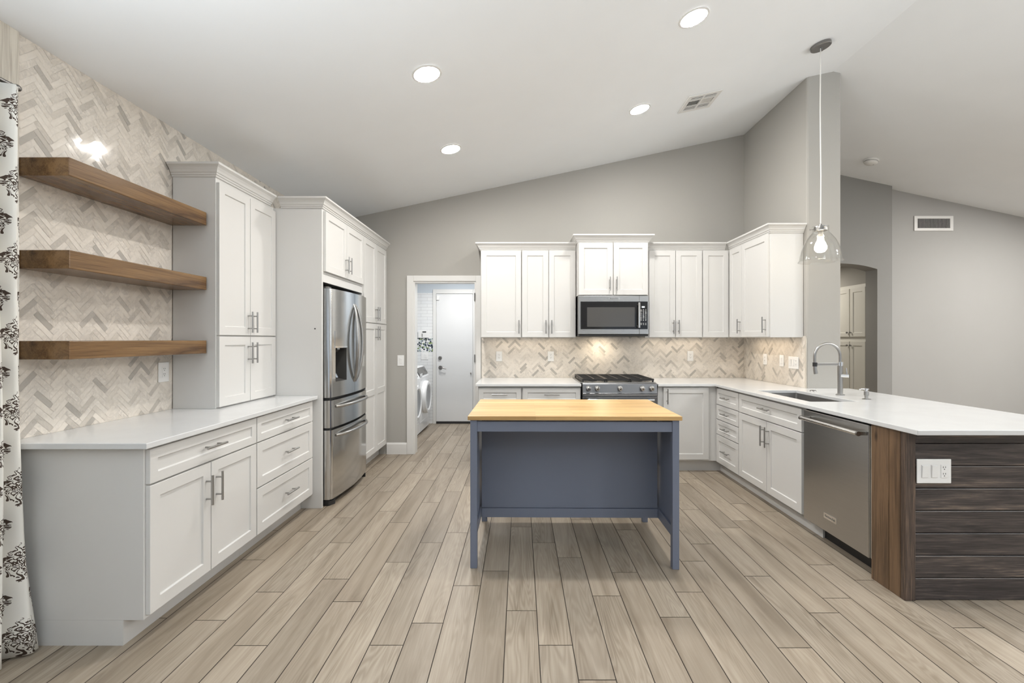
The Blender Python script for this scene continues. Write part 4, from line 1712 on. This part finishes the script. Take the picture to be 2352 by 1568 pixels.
# pendant over the sink
PX, PY = 2.416, 3.73
t = thing('pendant_light', 'clear glass dome pendant lamp hanging by the grey pillar', 'pendant lamp', (PX, PY, 1.98))
bm = bmnew()
lathe(bm, [(0, -.024), (.070, -.024), (.074, -.020), (.074, 0), (0, 0)], seg=36)
cyl(bm, (0, 0, -.023), (0, 0, -.05), .008, 12)
o = obj('canopy', bm, 'darknickel', t, smooth=True)
o.location = (0, 0, cz(PX) - .001 - 1.98)
o.rotation_euler = (0, -SL, 0)
bm = bmnew()
tube(bm, [(0, 0, cz(PX) - 1.98 - .03), (-.003, 0, 1.2), (.002, 0, .7), (0, 0, .30)], .0042, 8)
obj('cord', bm, plain('clear_white_cord', (.74, .73, .70), .35), t, smooth=True)
bm = bmnew()
lathe(bm, [(0, .305), (.008, .303), (.012, .290), (.044, .282), (.047, .276), (.047, .248), (.040, .244), (0, .244)], seg=28)
sk = obj('socket_cap', bm, 'darknickel', t, smooth=True)
for a in (20, 140, 260):
    bm = bmnew()
    ca_, sa_ = math.cos(R(a)), math.sin(R(a))
    cyl(bm, (.045 * ca_, .045 * sa_, .266), (.070 * ca_, .070 * sa_, .266), .0035, 8)
    lathe(bm, [(0, -.006), (.006, -.003), (.006, .003), (0, .006)], (.072 * ca_, .072 * sa_, .266), 10)
    obj('thumb_screw', bm, 'darknickel', sk, smooth=True)
bm = bmnew()
lathe(bm, [(0, .244), (.018, .244), (.018, .200), (.015, .198), (0, .198)], seg=20)
obj('lamp_holder', bm, plain('cream_holder', (.7, .66, .58), .4), sk, smooth=True)
prof = [(.058, .284), (.0575, .240), (.064, .226), (.082, .205), (.104, .172), (.122, .132), (.136, .088), (.145, .045), (.149, .018), (.158, .002), (.160, .000)]
bm = bmnew()
lathe(bm, prof + [(r - .003, h + .001) for r, h in prof[::-1]], seg=56, close=True)
obj('glass_shade', bm, 'glass', t, smooth=True)
bm = bmnew()
lathe(bm, [(.013, .198), (.016, .185), (.034, .150), (.044, .120), (.043, .098), (.028, .078), (0, .070)], seg=24)
obj('bulb', bm, 'bulb', t, smooth=True)

# ------------------------------------------------------------------ laundry machines and the hall cabinet
GL = 'front loading laundry machines'


def machine(label, y0, swing):
    t = thing('laundry_machine', label, 'washing machine', (-1.43, y0, 0), 90, GL)
    w, h, d = .675, .95, .74
    bm = bmnew()
    prism(bm, [(.0, .02), (.0, .80), (.085, .945), (.10, h), (d, h), (d, .02)], lambda y, z: (.004, y, z), lambda y, z: (w - .004, y, z))
    obj('body', bm, 'applwhite', t, .012, seg=3)
    bm = bmnew()
    prism(bm, [(.010, .830), (.070, .935), (.066, .937), (.006, .832)], lambda y, z: (.05, y, z), lambda y, z: (w - .05, y, z))
    obj('control_panel', bm, 'greyglass', t)
    bm = bmnew()
    box(bm, .03, .18, -.004, .0, .82, .86)
    obj('dispenser_drawer', bm, 'applwhite', t, .002)
    bm = bmnew()
    pr = [(.235, 0), (.242, -.02), (.240, -.045), (.225, -.062), (.195, -.066), (.178, -.056), (.170, -.03), (.170, 0)]
    lathe(bm, pr, (w / 2, 0, .50), 44, 'y', close=True)
    dr_ = obj('door', bm, 'applwhite', t, smooth=True)
    bm = bmnew()
    lathe(bm, [(0, -.030), (.08, -.034), (.14, -.045), (.177, -.055)], (w / 2, 0, .50), 44, 'y')
    obj('porthole', bm, plain('porthole_grey', (.30, .31, .32), .12), dr_, smooth=True)
    bm = bmnew()
    box(bm, .02, w - .02, -.004, .0, .03, .17)
    obj('kick_panel', bm, 'applwhite', t, .004)
    for x in (.05, w - .05):
        bm = bmnew()
        cyl(bm, (x, .06, 0), (x, .06, .02), .022, 12)
        obj('foot', bm, 'blackplastic', t)
    return t


machine('white front loading machine nearer the doorway, mostly behind the casing', 5.885, 0)
machine('white front loading machine with round door beside the laundry door', 6.585, 0)

t = thing('linen_cabinet', 'off-white four door linen cabinet in the hall beyond the arched opening', 'cabinet', (4.78, 7.02, 0), -90)
bm = bmnew()
box(bm, 0, .64, 0, .0185, .0, 2.13)
obj('face_frame', bm, 'linen', t, .001)
for x0, x1, kx in ((.012, .312, .285), (.325, .625, .352)):
    for z0, z1, kz in ((1.39, 2.085, 1.45), (.10, 1.325, 1.265)):
        o = front(t, 'door', x0, x1, z0, z1, None, m='linen')
        bm = bmnew()
        lathe(bm, [(0, -.026), (.012, -.024), (.014, -.018), (.006, -.010), (.005, 0), (0, 0)], (kx - x0, -FT, kz - z0), 14, 'y')
        obj('knob', bm, 'darknickel', o, smooth=True)
